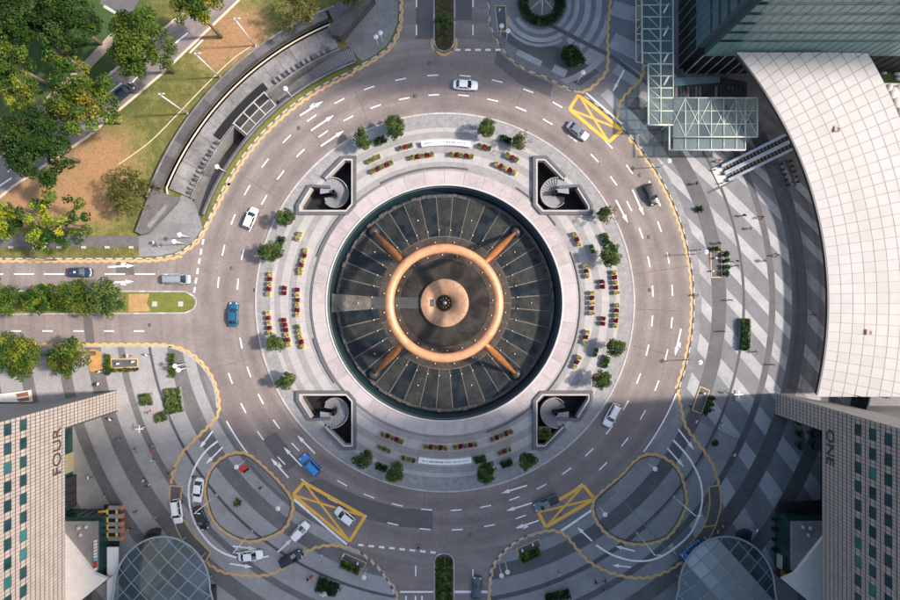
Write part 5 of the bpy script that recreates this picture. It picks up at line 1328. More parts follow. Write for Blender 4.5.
def shrub(label, px, py, rpx, h=1.6, pal=SH, name='shrub', group=None, per=130, size=.3, n=22):
    Rw = rpx*.2; p = G(px, py, h*.6); t = thing(name, label, 'shrub', (p.x, p.y, .1), 0, group)
    cl = [(x, y, max(.25, z+h*.55), r) for x, y, z, r in clumps_for(Rw*.8, h*.45, n, max(.3, Rw*.32), int(px*3+py), 0, -.6)]
    link('foliage', leaf_mesh('foliage', cl, per, size, pal, int(px+py*3)), None, t)
    mb = MB(); mb.tube([(0, 0, 0), (0, 0, h*.6)], [.12, .06], 6); mb.build('stem', MT['bark'], t); return t
# median planting
tree('median_tree', 'round green tree in the upper road median', 443, 21, 3.2, 12.5, SM, 41, 40, rc=.6, per=120, size=.3, hollow=0, trunk_r=.1, flat=.6)
hedge('olive brown ground planting filling the upper road median', 444, 15, 17, 72, 0, .45, OL, 'median_planting', 'planting', None, False, 25, .3)
hedge('green ground planting filling the lower road median', 444, 600, 16, 82, 0, .5, MD+SM, 'median_planting', 'planting', None, False, 150, .3)
shrub('large clipped dark round shrub in a kerbed bed at the upper right plaza', 571, 58, 14, 2.4, SH, per=170, n=40)
bed = thing('planter_ring', 'ring shaped hedge with pale cross bars at the top edge', 'planter', G(541, 4))
cl = [(4.0*math.cos(R(a))*s_, 4.0*math.sin(R(a))*s_, .75, .55) for a in range(0, 360, 9) for s_ in (.78, .95, 1.08)]
link('foliage', leaf_mesh('foliage', cl, 130, .28, SH, 5), None, bed)
mb = MB(); mb.lathe([(2.9, .02), (.01, .02)], 32); mb.build('well', MT['black'], bed)
for a in (35, 145, 215, 325, 270, 90):
    mb = MB(); mb.tube([(0, 0, 2.6), (2.7*math.cos(R(a)), 2.7*math.sin(R(a)), 1.0)], .09, 6); mb.build('cross_bar', MT['cream_bar'], bed)
mb = MB(); mb.lathe([(.25, 0), (.2, 2.5), (.01, 2.65)], 10); mb.build('hub_post', MT['cream_bar'], bed)
hedge('long rectangular hedge standing in the middle of the right plaza', 746, 335, 9, 31, -2, 1.3, SH)
bg_ = 'bushes beside the yellow smoking boxes of the right plaza'
shrub('small round bush by the kerb above the smoking box', 700, 209, 4.5, 1.3)
shrub('small dark bush on the shaded right plaza', 714.5, 443.5, 4.5, 1.3)
shrub('bush at the top end of the upper smoking box', 716, 249, 3.6, 1.2)
for k, y in enumerate((254, 260.5, 267, 273)): shrub('bush right of the upper smoking box, '+('topmost', 'second from the top', 'third from the top', 'lowest')[k]+' of four', 726, y, 3.8, 1.3, group=bg_)
for x, y, od in ((711.5, 399, 'topmost'), (709, 405, 'middle'), (707, 411, 'lowest')): shrub('bush right of the lower smoking box, '+od+' of three', x, y, 4.6, 1.3, group='bushes of the lower smoking box')
for x, y, od in ((799.7, 434, 'middle left'), (812.7, 434, 'middle right'), (799.7, 446, 'lower left'), (812.7, 445.5, 'lower right'), (798, 422, 'topmost')):
    t = thing('potted_palm', 'dark spiky potted palm in the shade beside tower ONE, '+od+' of five', 'palm', G(x, y, 1.5), 0, 'potted palms beside tower ONE'); t.location.z = .1
    mb = MB(); mb.lathe([(.35, 0), (.45, .6), (.4, .6), (.01, .55)], 12); mb.build('pot', MT['dark_metal'], t)
    fr_ = MB(); g = random.Random(int(x+y))
    for k in range(13):
        a = k*2.4; l_ = g.uniform(.9, 1.3); dx_, dy_ = math.cos(a), math.sin(a); w_ = .14
        fr_.add([(-dy_*.04, dx_*.04, .9), (dy_*.04, -dx_*.04, .9), (dx_*l_*.55+dy_*w_, dy_*l_*.55-dx_*w_, 1.7), (dx_*l_*.55-dy_*w_, dy_*l_*.55+dx_*w_, 1.7), (dx_*l_, dy_*l_, 1.35)], [(0, 1, 2, 3), (3, 2, 4)])
    fr_.build('fronds', MT['green_glass'] if False else M('palm_frond', (.012, .03, .016), .5, .3, 2), t)
hedge('hedge below the smoking box at the lower plaza corner', 531, 556, 20, 8, 25, .9, DK+MD, planter=False)
hedge('hedge at the bottom edge right of the lower road', 558, 597, 24, 9, 10, .9, SH, planter=False)
hedge('narrow hedge under the smoking box left of the lower road', 350, 568, 19, 8, -22, .9, MD, planter=False)
hedge('square hedge bed with a white statue at the bottom edge', 327, 588, 21, 14, -18, 1.0, SH, planter=True)
hedge('dark olive hedge strip below the yellow box of the left pavement', 124, 370, 27, 5, 2, .8, OL+DK, planter=False)
hedge('short upright hedge at the left end of the yellow box', 106.5, 365, 6, 20, 0, 1.0, MD, planter=False)
hedge('tall narrow hedge strip beside the twin lamp of the left pavement', 171, 366, 6, 23, 4, 1.0, MD, planter=False)
hedge('small square hedge between the paved bands at the left', 145, 400, 12, 11, 5, .9, SM)
hedge('largest rectangular hedge on the left plaza', 172.5, 401, 16, 24, 9, 1.0, SM)
hedge('small hedge below the largest one on the left plaza', 160, 417.5, 12, 8, 15, .9, SM)
shrub('small light green bush in the middle of the left traffic loop', 237, 502.5, 4.8, 1.2, MD)
# green low hedges on the island
ih = 'low hedge planters on the fountain island'
for px, py, lab in ((380, 140, 'short hedge planter between the two trees left of the upper banner'), (506, 139, 'short hedge planter between the two trees right of the upper banner'),
                    (280, 242, 'short hedge planter between the two upper left kerb trees'), (606, 239, 'short hedge planter between the two upper right kerb trees'),
                    (606, 362, 'short hedge planter between the two lower right kerb trees'), (381, 468, 'short hedge planter between the two trees below the lower left stair pit'),
                    (480, 460, 'short hedge planter right against the lower banner'), (506.5, 464, 'short hedge planter between the two trees right of the lower banner')):
    hedge(lab, px, py, 11, 6, ang(px, py)-90, 1.0, SH, 'hedge_planter', 'planter', ih)
hb = hedge('green box hedge set in the corner of the lower right stair pit', 545.5, 434, 11, 11, 0, 1.4, MD, 'hedge_planter', 'planter')
# ------------------------------------------------------------------ FLOWER PLANTERS ON THE ISLAND
MT['fl_y'] = leafmat('flowers', .15)
YE = [((.33, .29, .07), 3), ((.42, .35, .10), 2), ((.20, .2, .05), 1.5)]; MA = [((.11, .014, .016), 3), ((.16, .022, .02), 1)]; OLV = [((.20, .20, .05), 3), ((.28, .25, .07), 2), ((.12, .13, .03), 1)]; GRN = [((.05, .09, .02), 3), ((.09, .14, .02), 1)]; REDB = [((.26, .05, .04), 3), ((.18, .02, .02), 2)]
def cube_fl(pal, seed):
    cl = [(x, y, .95, .17) for x in (-.26, -.1, .1, .26) for y in (-.26, -.1, .1, .26)]
    g_ = random.Random(seed); cl = [(x+g_.uniform(-.07, .07), y+g_.uniform(-.07, .07), z+g_.uniform(-.12, .1), r*g_.uniform(.7, 1.4)) for x, y, z, r in cl]
    return leaf_mesh('flowers', cl, 420, .15, pal, seed, up=.9)
FLM = {'y': cube_fl(YE, 1), 'm': cube_fl(MA, 2), 'o': cube_fl(OLV, 3), 'g': cube_fl(GRN, 4), 'r': cube_fl(REDB, 5)}
MT['box_y'] = M('yellow_planter_box', (.42, .38, .13), .6, .12, 1); MT['box_m'] = M('maroon_planter_box', (.16, .03, .03), .6, .12, 1); MT['box_o'] = M('olive_planter_box', (.28, .25, .12), .6, .12, 1); MT['box_g'] = M('grey_planter_box', (.2, .22, .16), .6, .12, 1)
BXM = {}
for k_, m_ in (('y', 'box_y'), ('m', 'box_m'), ('o', 'box_o'), ('g', 'box_g'), ('r', 'box_m')):
    mb = MB(); w = .41
    mb.prism([(-w, -w+.06), (-w+.06, -w), (w-.06, -w), (w, -w+.06), (w, w-.06), (w-.06, w), (-w+.06, w), (-w, w-.06)], 0, .88)
    mb.cur = 0; me = bpy.data.meshes.new('planter_box'); me.from_pydata(mb.v, [], mb.f); me.materials.append(MT[m_]); BXM[k_] = me
fg = 'flower planter rows on the fountain island'
def planter(px, py, code, lab, deg=None):
    p = G(px, py, .9); d = (ang(px, py)-90) if deg is None else deg
    t = thing('flower_planter', lab, 'planter', (p.x, p.y, .112), R(d), fg); n = len(code)
    for i, c in enumerate(code):
        x = (i-(n-1)/2)*1.0
        o = link('planter_box', BXM[c], None, t, (x, 0, 0)); q = link('flowers', FLM[c], None, o); q.rotation_euler.z = 1.5708*rng.randrange(4); q.scale = (rng.uniform(.88, 1.12), rng.uniform(.88, 1.12), rng.uniform(.93, 1.06))
    # low plinth
    mb = MB(); mb.box(-n/2-.05, -.55, 0, n/2+.05, .55, .12); mb.build('plinth', MT['conc_l'], t)
PL = [(405.5, 146.5, 'grg', 'three boxes, green and red, just left of the upper banner'), (373.7, 158.7, 'ooo', 'three olive boxes beside the upper left stair pit'), (382, 166.7, 'omomo', 'five olive and maroon boxes nearest the upper left stair pit and rim'),
 (422, 155.7, 'omomo', 'five olive and maroon boxes below the upper banner, left one'), (461.5, 155, 'omomo', 'five olive and maroon boxes below the upper banner, right one'), (484.5, 146.7, 'grg', 'three boxes, green and red, just right of the upper banner'),
 (512, 157, 'oro', 'three boxes beside the upper right stair pit'), (505.5, 168, 'ymymy', 'five yellow and maroon boxes nearest the upper right stair pit and rim'),
 (298.7, 236, 'yy', 'two yellow boxes below the upper left stair pit'), (302.5, 260, 'ymymy', 'five yellow and maroon boxes left of the fountain, uppermost by the rim'), (269, 284, 'ymymy', 'five yellow and maroon boxes on the left kerb, upper one'),
 (284, 290.5, 'mm', 'two maroon boxes left of the fountain'), (297, 302.5, 'ymymym', 'six yellow and maroon boxes left of the fountain, by the rim'), (300, 272.5, 'y', 'single yellow box left of the fountain by the rim'),
 (268.5, 323, 'ymymy', 'five yellow and maroon boxes on the left kerb, lower one beside a tree'), (286, 332.5, 'ymymmm', 'six boxes, mostly maroon, left of the fountain in the middle row'), (300, 337, 'ymyyg', 'five yellow boxes ending in green, left of the fountain by the rim'),
 (577, 239, 'ymy', 'three boxes right of the fountain, below the upper right stair pit'), (592, 249, 'gg', 'two green boxes right of the fountain, upper ones'), (586.5, 271, 'ymy', 'three boxes right of the fountain, by the rim and below the green pair'),
 (615.5, 282.5, 'ymymy', 'five yellow and maroon boxes on the right kerb, upper one'), (602.5, 284, 'mm', 'two maroon boxes right of the fountain, upper pair'), (592, 303, 'ymymy', 'five yellow and maroon boxes right of the fountain, by the rim'),
 (616.5, 315.5, 'ymymy', 'five yellow and maroon boxes on the right kerb, lower one'), (603, 321, 'mm', 'two maroon boxes right of the fountain, lower pair'), (586, 337, 'ymy', 'three boxes right of the fountain, above the lower green pair'),
 (595.5, 352.5, 'gg', 'two green boxes right of the fountain, lower ones beside a tree'), (577, 362, 'ymy', 'three boxes right of the fountain, above the lower right stair pit'),
 (392, 438, 'omomo', 'five olive and maroon boxes right of the lower left stair pit'), (384, 449, 'ogo', 'three olive boxes right of the lower left stair pit'), (435.5, 447.6, 'omomo', 'five olive and maroon boxes above the lower banner, left one'),
 (465.5, 446, 'omomo', 'five olive and maroon boxes above the lower banner, right one'), (501.5, 435.6, 'omomo', 'five olive and maroon boxes left of the lower right stair pit'), (504.5, 451.5, 'oro', 'three olive boxes left of the lower right stair pit'), (408.3, 459.5, 'gog', 'three green boxes left of the lower banner')]
for px, py, c, lab in PL: planter(px, py, c, 'row of '+lab if len(c) > 1 else lab)
# banners
def banner(r0, a0, a1, lab, flip):
    c = G(*pol(r0, (a0+a1)/2)); t = thing('banner', lab, 'banner', (c.x, c.y, .112)); zb = 1.15; n = 12
    bd = MB(); P = arc(r0, a0, a1, n); Q = arc(r0+5.2, a0, a1, n)
    # sloping board on a box
    V = []
    for p, q in zip(P, Q):
        a = G(*p, 1)-c; b = G(*q, 1)-c; lo, hi = (a, b)
        V += [(lo.x, lo.y, .9), (hi.x, hi.y, 1.25), (hi.x, hi.y, 0), (lo.x, lo.y, 0)]
    F = []
    for i in range(n):
        for j in range(4): F.append((i*4+j, i*4+(j+1) % 4, i*4+4+(j+1) % 4, i*4+4+j))
    F += [(3, 2, 1, 0), tuple(n*4+j for j in range(4))]
    mk('board', V, F, MT['white_metal'], t)
    g = random.Random(int(r0+a0)); a = a0+(1.2 if a0 < a1 else -1.2); s_ = 1 if a1 > a0 else -1
    while (a1-a)*s_ > 1.5:
        w_ = g.uniform(.25, .5)
        if g.random() < .2: a += s_*.5; continue
        q0, q1 = pol(r0+2.0, a), pol(r0+3.3, a); q2, q3 = pol(r0+3.3, a+s_*w_), pol(r0+2.0, a+s_*w_)
        vs = []
        for q, hh in ((q0, .4), (q1, .64), (q2, .64), (q3, .4)): p = G(*q, 1)-c; vs.append((p.x, p.y, .9+.35*hh+.012))
        mk('printed_mark', vs, [(0, 1, 2, 3)], MT['letter2'] if a < 270 and g.random() < .7 else M('grey_print', (.3, .3, .32), .6, .1, 1), t); a += s_*(w_+.18)
banner(157.5, 98.5, 81, 'curved white banner with small print above the fountain', 0)
banner(157.0, 260.5, 279.5, 'curved white banner with dark blue print below the fountain', 1)
# ------------------------------------------------------------------ CARS
def paint(name, c, metal=.0, rough=.35): return M('car_paint_'+name, c, rough, .04, .5, metal=metal, spec=.5, local=True, coat=.6)
PT = {'white': paint('white', (.82, .82, .82)), 'silver': paint('silver', (.42, .44, .46), .5), 'grey': paint('grey', (.20, .22, .24), .4), 'black': paint('black', (.014, .015, .017)), 'navy': paint('navy', (.02, .035, .06)),
      'teal': paint('teal', (.01, .09, .17)), 'blue': paint('bright_blue', (.02, .24, .58)), 'dteal': paint('dark_teal', (.035, .07, .08)), 'taxi': paint('taxi_blue', (.02, .17, .45)), 'slate': paint('slate_blue', (.10, .15, .18), .3)}
SPEC = {  # L, W, H, shoulder, base rear, base front, roof rear, roof front
 'sedan': (4.7, 1.84, 1.44, .92, -1.75, 1.05, -1.05, .25), 'hatch': (4.2, 1.8, 1.52, .95, -1.98, 1.0, -1.6, .2), 'suv': (4.65, 1.9, 1.72, 1.05, -2.2, 1.05, -1.9, .3), 'van': (4.9, 1.92, 1.9, 1.1, -2.38, 1.6, -2.25, .85), 'pickup': (4.9, 1.86, 1.7, 1.0, -.7, 1.2, -.45, .5)}
def make_car(lab, px, py, deg, col, kind='sedan', roofcol=None, taxi=False, wipers=False, scale=1.06):
    L, Wd, Hh, sh, br_, bf, rr0, rf0 = SPEC[kind]
    p = G(px, py, .8); z0 = .004 if math.hypot(px-CX, py-CY) < 249 else .1
    if py > 590 or px < 205 and py < 345: z0 = .004
    t = thing('car', lab, 'car', (p.x, p.y, z0), R(deg)); t.scale = (scale, scale, 1)
    pm_ = PT[col]; NS = 17; vs = []; fs = []
    def top(x):
        u = x/(L/2)
        if kind == 'pickup' and x < br_: return sh-.02
        if u > .45: return sh-.02-(u-.45)/.55*.2-(max(0, u-.9)*2.2)
        if u < -.5: return sh-.0-(max(0, -u-.9)*1.8)-(.04*(-u-.5))
        return sh
    for i in range(NS):
        u = -1+2*i/(NS-1); u = math.copysign(1-(1-abs(u))**1.35, u); x = u*L/2
        w = Wd/2*(1-.10*abs(u)**3-.22*abs(u)**14); zt = top(x); zb = .24+(.12 if abs(u) > .93 else 0)
        prof = [(-.90, zb), (-1.0, .48), (-.99, zt*.72), (-.92, zt-.05), (-.78, zt), (-.4, zt+.025), (0, zt+.035), (.4, zt+.025), (.78, zt), (.92, zt-.05), (.99, zt*.72), (1.0, .48), (.90, zb)]
        for a, z in prof: vs.append((x, a*w, z))
    m_ = 13
    for i in range(NS-1):
        for j in range(m_-1): fs.append((i*m_+j, i*m_+j+1, (i+1)*m_+j+1, (i+1)*m_+j))
        fs.append((i*m_+m_-1, i*m_, (i+1)*m_, (i+1)*m_+m_-1))
    fs += [tuple(range(m_-1, -1, -1)), tuple(range((NS-1)*m_, NS*m_))]
    bd = mk('body', vs, [tuple(reversed(f)) for f in fs], pm_, t, True)
    # cabin
    wb, wt = Wd/2*.90, Wd/2*.72; zb = sh-.03; zt = Hh
    B = {'rl': (br_, wb*.94, zb), 'rr': (br_, -wb*.94, zb), 'fl': (bf, wb*.96, zb), 'fr': (bf, -wb*.96, zb), 'Rl': (rr0, wt*.95, zt), 'Rr': (rr0, -wt*.95, zt), 'Fl': (rf0, wt, zt), 'Fr': (rf0, -wt, zt)}
    mid = lambda a, b, t_: tuple(a[i]+(b[i]-a[i])*t_ for i in range(3))
    fc = (bf+.10, 0, zb+.03); Fc = (rf0+.08, 0, zt+.04); rc = (br_-.06, 0, zb+.03); Rc = (rr0-.05, 0, zt+.03)
    mk('windscreen', [B['fr'], fc, B['fl'], B['Fl'], Fc, B['Fr']], [(0, 1, 4, 5), (1, 2, 3, 4)], MT['carglass'], t)
    mk('rear_window', [B['rl'], rc, B['rr'], B['Rr'], Rc, B['Rl']], [(0, 1, 4, 5), (1, 2, 3, 4)], MT['carglass'], t)
    mk('side_window', [B['fl'], B['rl'], B['Rl'], B['Fl']], [(0, 1, 2, 3)], MT['carglass'], t); mk('side_window', [B['rr'], B['fr'], B['Fr'], B['Rr']], [(0, 1, 2, 3)], MT['carglass'], t)
    rv = []; rf_ = []; nx, ny = 7, 7
    for i in range(nx):
        for j in range(ny):
            a = i/(nx-1); b = -1+2*j/(ny-1); x = rr0-.06+(rf0-rr0+.14)*a; x += .08*(1-b*b)*(1 if a > .5 else -1)*abs(2*a-1); w = wt*1.02*(1-.05*abs(2*a-1)**3)
            rv.append((x, b*w, zt+.015+.06*(1-b*b)*(1-.5*abs(2*a-1)**3)))
    for i in range(nx-1):
        for j in range(ny-1): rf_.append((i*ny+j, (i+1)*ny+j, (i+1)*ny+j+1, i*ny+j+1))
    mk('roof', rv, rf_, PT[roofcol] if roofcol else pm_, t, True)
    pl = MB()
    for a, b in (('fl', 'Fl'), ('fr', 'Fr'), ('rl', 'Rl'), ('rr', 'Rr')): pl.tube([B[a], B[b]], [.075, .065], 5)
    for sgn, q in ((1, 'l'), (-1, 'r')): pl.tube([mid(B['r'+q], B['f'+q], .48), mid(B['R'+q], B['F'+q], .48)], .045, 4)
    pl.build('pillars', pm_, t)
    for x in (L/2-.85, -L/2+.85):
        for s_ in (1, -1):
            w = MB(); y = s_*(Wd/2-.12); w.tube([(x, y-.11, .32), (x, y+.11, .32)], .32, 14); o = w.build('wheel', MT['rubber'], t)
            w = MB(); w.tube([(x, y+s_*.112, .32), (x, y+s_*.125, .32)], .2, 10); w.build('rim', MT['alloy'], o)
    for s_ in (1, -1):
        mb = MB(); mb.prism([(L/2-.30, s_*(Wd/2-.52)), (L/2-.12, s_*(Wd/2-.50)), (L/2-.18, s_*(Wd/2-.22)), (L/2-.52, s_*(Wd/2-.17))], sh-.42, sh-.16); mb.build('headlight', MT['lamp_w'], t)
        mb = MB(); mb.box(-L/2+.02, min(s_*(Wd/2-.45), s_*(Wd/2-.16)), sh-.3, -L/2+.2, max(s_*(Wd/2-.45), s_*(Wd/2-.16)), sh-.1); mb.build('tail_light', MT['lamp_r'], t)
        mb = MB(); mb.prism([(bf-.28, s_*(Wd/2-.02)), (bf-.12, s_*(Wd/2-.02)), (bf-.16, s_*(Wd/2+.17)), (bf-.28, s_*(Wd/2+.17))], sh-.02, sh+.14); mb.build('mirror', pm_, t)
    mb = MB(); mb.box(L/2-.06, -.55, .3, L/2+.02, .55, .5); mb.build('grille', MT['black'], t)
    if taxi: mb = MB(); mb.box(-.55, -.18, Hh+.05, -.25, .18, Hh+.22); mb.build('taxi_sign', MT['lamp_w'], t)
    if kind == 'pickup':
        mb = MB(); mb.box(-L/2+.12, -.72, sh-.05, br_-.1, .72, sh+.045); mb.build('load_bed', MT['dark_metal'], t)
        for s_ in (1, -1): mb = MB(); mb.box(-L/2+.05, min(s_*.74, s_*.86), sh-.1, br_, max(s_*.74, s_*.86), sh+.22); mb.build('bed_rail', pm_, t)
    if kind in ('suv', 'van'):
        for s_ in (1, -1): mb = MB(); mb.tube([(rr0+.1, s_*wt*.86, Hh+.1), (rf0-.15, s_*wt*.86, Hh+.1)], .03, 5); mb.build('roof_rail', MT['dark_metal'], t)
    return t
make_car('white saloon car crossing the top of the roundabout', 465.5, 84.5, -3, 'white')
make_car('silver saloon car beside the yellow box at the upper right', 578, 130.7, -37, 'silver', 'sedan', 'grey')
make_car('dark grey car on the right hand side of the roundabout', 651, 194.5, -66, 'black', 'hatch')
make_car('white hatchback on the left hand side of the roundabout', 250.5, 218, 68, 'white', 'hatch')
make_car('teal blue car left of the fountain, opposite the left road', 233, 314.5, 88, 'teal', 'sedan')
make_car('dark navy taxi driving along the upper lane of the left road', 79, 272.3, 0, 'navy', taxi=True)
make_car('silver van at the mouth of the left road', 177.5, 279.2, 0, 'silver', 'van')
make_car('white car on the lower right of the roundabout', 612, 415.3, 242, 'white', 'suv', None)
make_car('bright blue car on the lower left of the roundabout', 310, 465, 134, 'blue', 'suv')
make_car('white car inside the lower left yellow box', 344.5, 516.5, 142, 'white', 'hatch')
make_car('slate blue pickup beside the lower right yellow box', 546, 503.3, 204, 'slate', 'pickup')
make_car('dark teal car in the lower road at the bottom edge', 476.5, 589.5, 85, 'dteal')
make_car('white saloon car in the left set-down lane, upper one', 198, 490.5, 263, 'white')
make_car('pale silver car standing in the yellow taxi bay at the left', 177, 511.5, 277, 'white', 'suv')
make_car('black car with a pale bonnet in the left set-down lane', 201, 518.5, 293, 'black', 'sedan', None)
make_car('white saloon car at the bottom of the left traffic loop', 250.5, 556, 6, 'white')
make_car('black car leaving the left traffic loop', 291, 558.6, 27, 'black', 'suv')
make_car('white car beside the black one at the exit of the left loop', 300, 531.5, 47, 'white', 'hatch')
make_car('blue taxi with a white bonnet in the right taxi bay', 692.5, 550.5, 222, 'taxi', 'sedan', None, True)
make_car('dark car half hidden under trees on the diagonal park road', 123, 92, 38, 'black', 'sedan')
make_car('pale blue car glimpsed through the trees at the top left', 52, 23, 30, 'blue', 'hatch')
# ------------------------------------------------------------------ LAMPS AND POLES
disc_me = pole_me = None
def lamp(lab, px, py, tall=6.4, zd=5.4):
    global disc_me, pole_me
    p = G(px, py, zd); t = thing('street_lamp', lab, 'lamp', (p.x, p.y, .1), 0, 'white disc street lamps')
    if disc_me is None:
        mb = MB(); mb.tube([(0, 0, 0), (0, 0, tall)], [.11, .07], 8); pole_me = mb.build('post', MT['white_metal'], t).data
        mb = MB(); mb.lathe([(.12, zd-.1), (.44, zd-.06), (.47, zd), (.40, zd+.09), (.01, zd+.14)], 18); disc_me = mb.build('lamp_disc', MT['white_metal'], t).data
    else: link('post', pole_me, None, t); link('lamp_disc', disc_me, None, t)
    mb = MB() if False else None
LAMPS = [(285.5, 88.7, 'beside the underpass skylight on the grass strip'), (376, 37, 'on the corner pavement left of the upper road, lower of two'), (380.5, 33, 'on the corner pavement left of the upper road, upper of two'),
 (174, 241.5, 'on the corner pavement above the left road, left of two'), (179.7, 234.7, 'on the corner pavement above the left road, right of two'), (217, 166.7, 'beside the underpass ramp on the grass strip'),
 (501.7, 26, 'in the smoking box right of the upper road'), (508, 31, 'just outside the smoking box right of the upper road'), (583, 72.5, 'beside the clipped round shrub at the upper right'), (669, 161, 'on the right kerb below the yellow box'),
 (706, 252, 'at the top of the upper smoking box on the right plaza'), (700, 362.5, 'on the right kerb above the lower smoking box'), (175, 366, 'below the left road beside the narrow hedge, left of two'), (178.5, 370, 'below the left road beside the narrow hedge, right of two'),
 (236.4, 467, 'at the top of the left traffic loop beside the red stand'), (278, 508.5, 'at the right end of the left traffic loop'), (507.5, 572, 'right of the lower road, right of two'), (501.5, 575.5, 'right of the lower road, left of two'),
 (605, 514.5, 'at the left end of the right traffic loop'), (655, 469, 'at the top of the right traffic loop'), (364, 577.5, 'left of the lower road below the smoking box')]
for px, py, l in LAMPS: lamp('white disc street lamp '+l, px, py)
def mast(lab, bx, by, h, r=.13, arms=0):
    p = G(bx, by); t = thing('lamp_mast', lab, 'mast', (p.x, p.y, .1), 0, 'tall white masts'); mb = MB(); mb.tube([(0, 0, 0), (0, 0, h*.5), (0, 0, h)], [r*1.2, r, r*.85], 8); mb.build('mast', MT['white_metal'], t)
    mb = MB(); mb.lathe([(.3, 0), (.3, .12), (.15, .2)], 10); mb.build('base_plate', MT['conc_l'], t)
    u = Vector((-bx+450, by-300)).normalized() if arms else Vector((1, 0)); mb = MB(); mb.tube([(0, 0, h-.1), (u.x*.8, -u.y*.8, h)], .05, 6); mb.tube([(u.x*.5, -u.y*.5, h-.02), (u.x*1.1, -u.y*1.1, h)], .11, 6); mb.build('lamp_head', MT['white_metal'], t)
mast('tall white mast on the grass above the underpass, upper one', 255.5, 46, 11.8); mast('tall white mast on the grass above the underpass, middle one', 220, 77.5, 11.8); mast('tall white mast on the grass above the underpass, lower one by the diagonal road', 187.5, 114, 11.8)
mast('tall white mast at the left edge of the left traffic loop', 216.6, 495, 10.4, .1); mast('tall white mast at the bottom of the left traffic loop', 252, 531, 10.4, .1)
mast('tall white mast at the right edge of the right traffic loop', 674, 497, 10.4, .1); mast('tall white mast at the bottom of the right traffic loop', 637, 533, 10.4, .1)
def armlamp(lab, bx, by, tx, ty, h=8.5):
    p = G(bx, by); q = G(tx, ty, h)-p; t = thing('curved_lamp', lab, 'lamp', (p.x, p.y, .1)); mb = MB(); mb.tube([(0, 0, 0), (0, 0, h*.8), (q.x*.25, q.y*.25, h*.97), (q.x, q.y, h)], [.11, .09, .07, .06], 7); mb.build('arm', MT['grey_metal'], t)
    mb = MB(); mb.obox((q.x*.85, q.y*.85), (q.x*1.1, q.y*1.1), .3, h-.08, h+.06); mb.build('lamp_head', MT['white_metal'], t)
armlamp('curved grey lamp post on the kerb above the left road', 57, 260, 45, 247, 7.5)
armlamp('slender lamp post leaning over the diagonal park road', 139, 93, 112, 72, 8.0)
# sign frames, smoking boxes
def smoking_box(lab, c, bins):
    g_ = [G(*p) for p in c]; m_ = sum(g_, Vector())/4; t = thing('smoking_area', lab, 'smoking area', (m_.x, m_.y, .1), 0, 'yellow framed smoking areas')
    mb = MB(); mb.prism([(p.x-m_.x, p.y-m_.y) for p in g_], .012, .04); mb.build('dark_floor', MT['band_dark'], t)
    for i in range(4):
        mb = MB(); a, b = g_[i]-m_, g_[(i+1) % 4]-m_; mb.obox(a, b, .19, .012, .06+.002*i); mb.build('yellow_line', MT['yellow'], t)
    for x, y in bins:
        p = G(x, y, .8)-m_; mb = MB(); mb.lathe([(.17, .04), (.2, .8), (.17, .88), (.01, .9)], 12, (p.x, p.y, 0)); mb.build('ash_bin', MT['white_metal'] if (x+y) % 2 < 1.6 else MT['dark_metal'], t)
smoking_box('yellow framed smoking box in the upper right plaza corner by the kerb', [(495, 6), (505.5, 6), (507, 31), (498, 31.5)], [(499.7, 9.5)])
smoking_box('yellow framed smoking box with bushes on the right plaza, upper one', [(710.5, 251), (721, 252), (721.5, 277.3), (711, 277.3)], [(716.3, 258), (713, 271)])
smoking_box('yellow framed smoking box with bushes on the right plaza, lower tilted one', [(700, 386.5), (709.5, 390.5), (701, 413.5), (692, 410)], [(704.5, 393.5)])
smoking_box('yellow framed smoking box right of the lower road', [(516.5, 549), (538.7, 539), (541.3, 546), (519, 556.5)], [(522.5, 551), (533, 545)])
smoking_box('yellow framed smoking box left of the lower road', [(344, 553), (366.5, 563), (363, 569.5), (341.5, 558.7)], [(343, 556), (357.5, 564)])
smoking_box('yellow framed smoking box on the left pavement below the road', [(111.5, 359), (138, 359), (138, 367), (112, 368)], [(117, 364), (132, 362)])
# queue barrier and other small things
qb = thing('high_table', 'long dark table with black stools under the canopy edge', 'table', G(791, 174)); a = G(784, 161)-qb.location; b = G(792.5, 187)-qb.location
mb = MB(); mb.obox(a, b, .5, .95, 1.05); mb.build('table_top', MT['dark_metal'], qb)
for k in range(3):
    q = a.lerp(b, (k+.5)/3); mb = MB(); mb.tube([(q.x, q.y, .1), (q.x, q.y, .95)], .06, 6); mb.build('leg', MT['dark_metal'], qb)
d = (b-a).normalized(); n_ = Vector((-d.y, d.x, 0))
for k in range(5):
    for s_ in (1, -1):
        q = qb.location+a.lerp(b, (k+.4)/5)+n_*s_*1.0; mb = MB(); mb.lathe([(.22, .0), (.05, .06), (.05, .6), (.24, .64), (.24, .72), (.01, .74)], 10); o = mb.build('stool', MT['black'], None, (q.x, q.y, .1)); tag(o, 'black stool %s the long dark table, %s from its top end' % ('right of' if s_ < 0 else 'left of', ('first', 'second', 'third', 'fourth', 'fifth')[k]), 'stool', 'black stools at the long table')
rs = thing('notice_stand', 'small red notice stand in the left traffic loop', 'stand', G(245, 467), R(35))
mb = MB(); mb.box(-.8, -.45, .9, .8, .45, 1.05); mb.build('red_panel', MT['red'], rs); mb = MB(); mb.box(-.7, -.9, .1, .5, -.35, .5); mb.build('dark_base', MT['black'], rs)
for x_ in (-.6, .6): mb = MB(); mb.tube([(x_, 0, .1), (x_, 0, .9)], .05, 6); mb.build('leg', MT['dark_metal'], rs)
ks = thing('cart', 'small white folding sign frame on the right plaza near the shadow line', 'sign', G(737, 394)); 
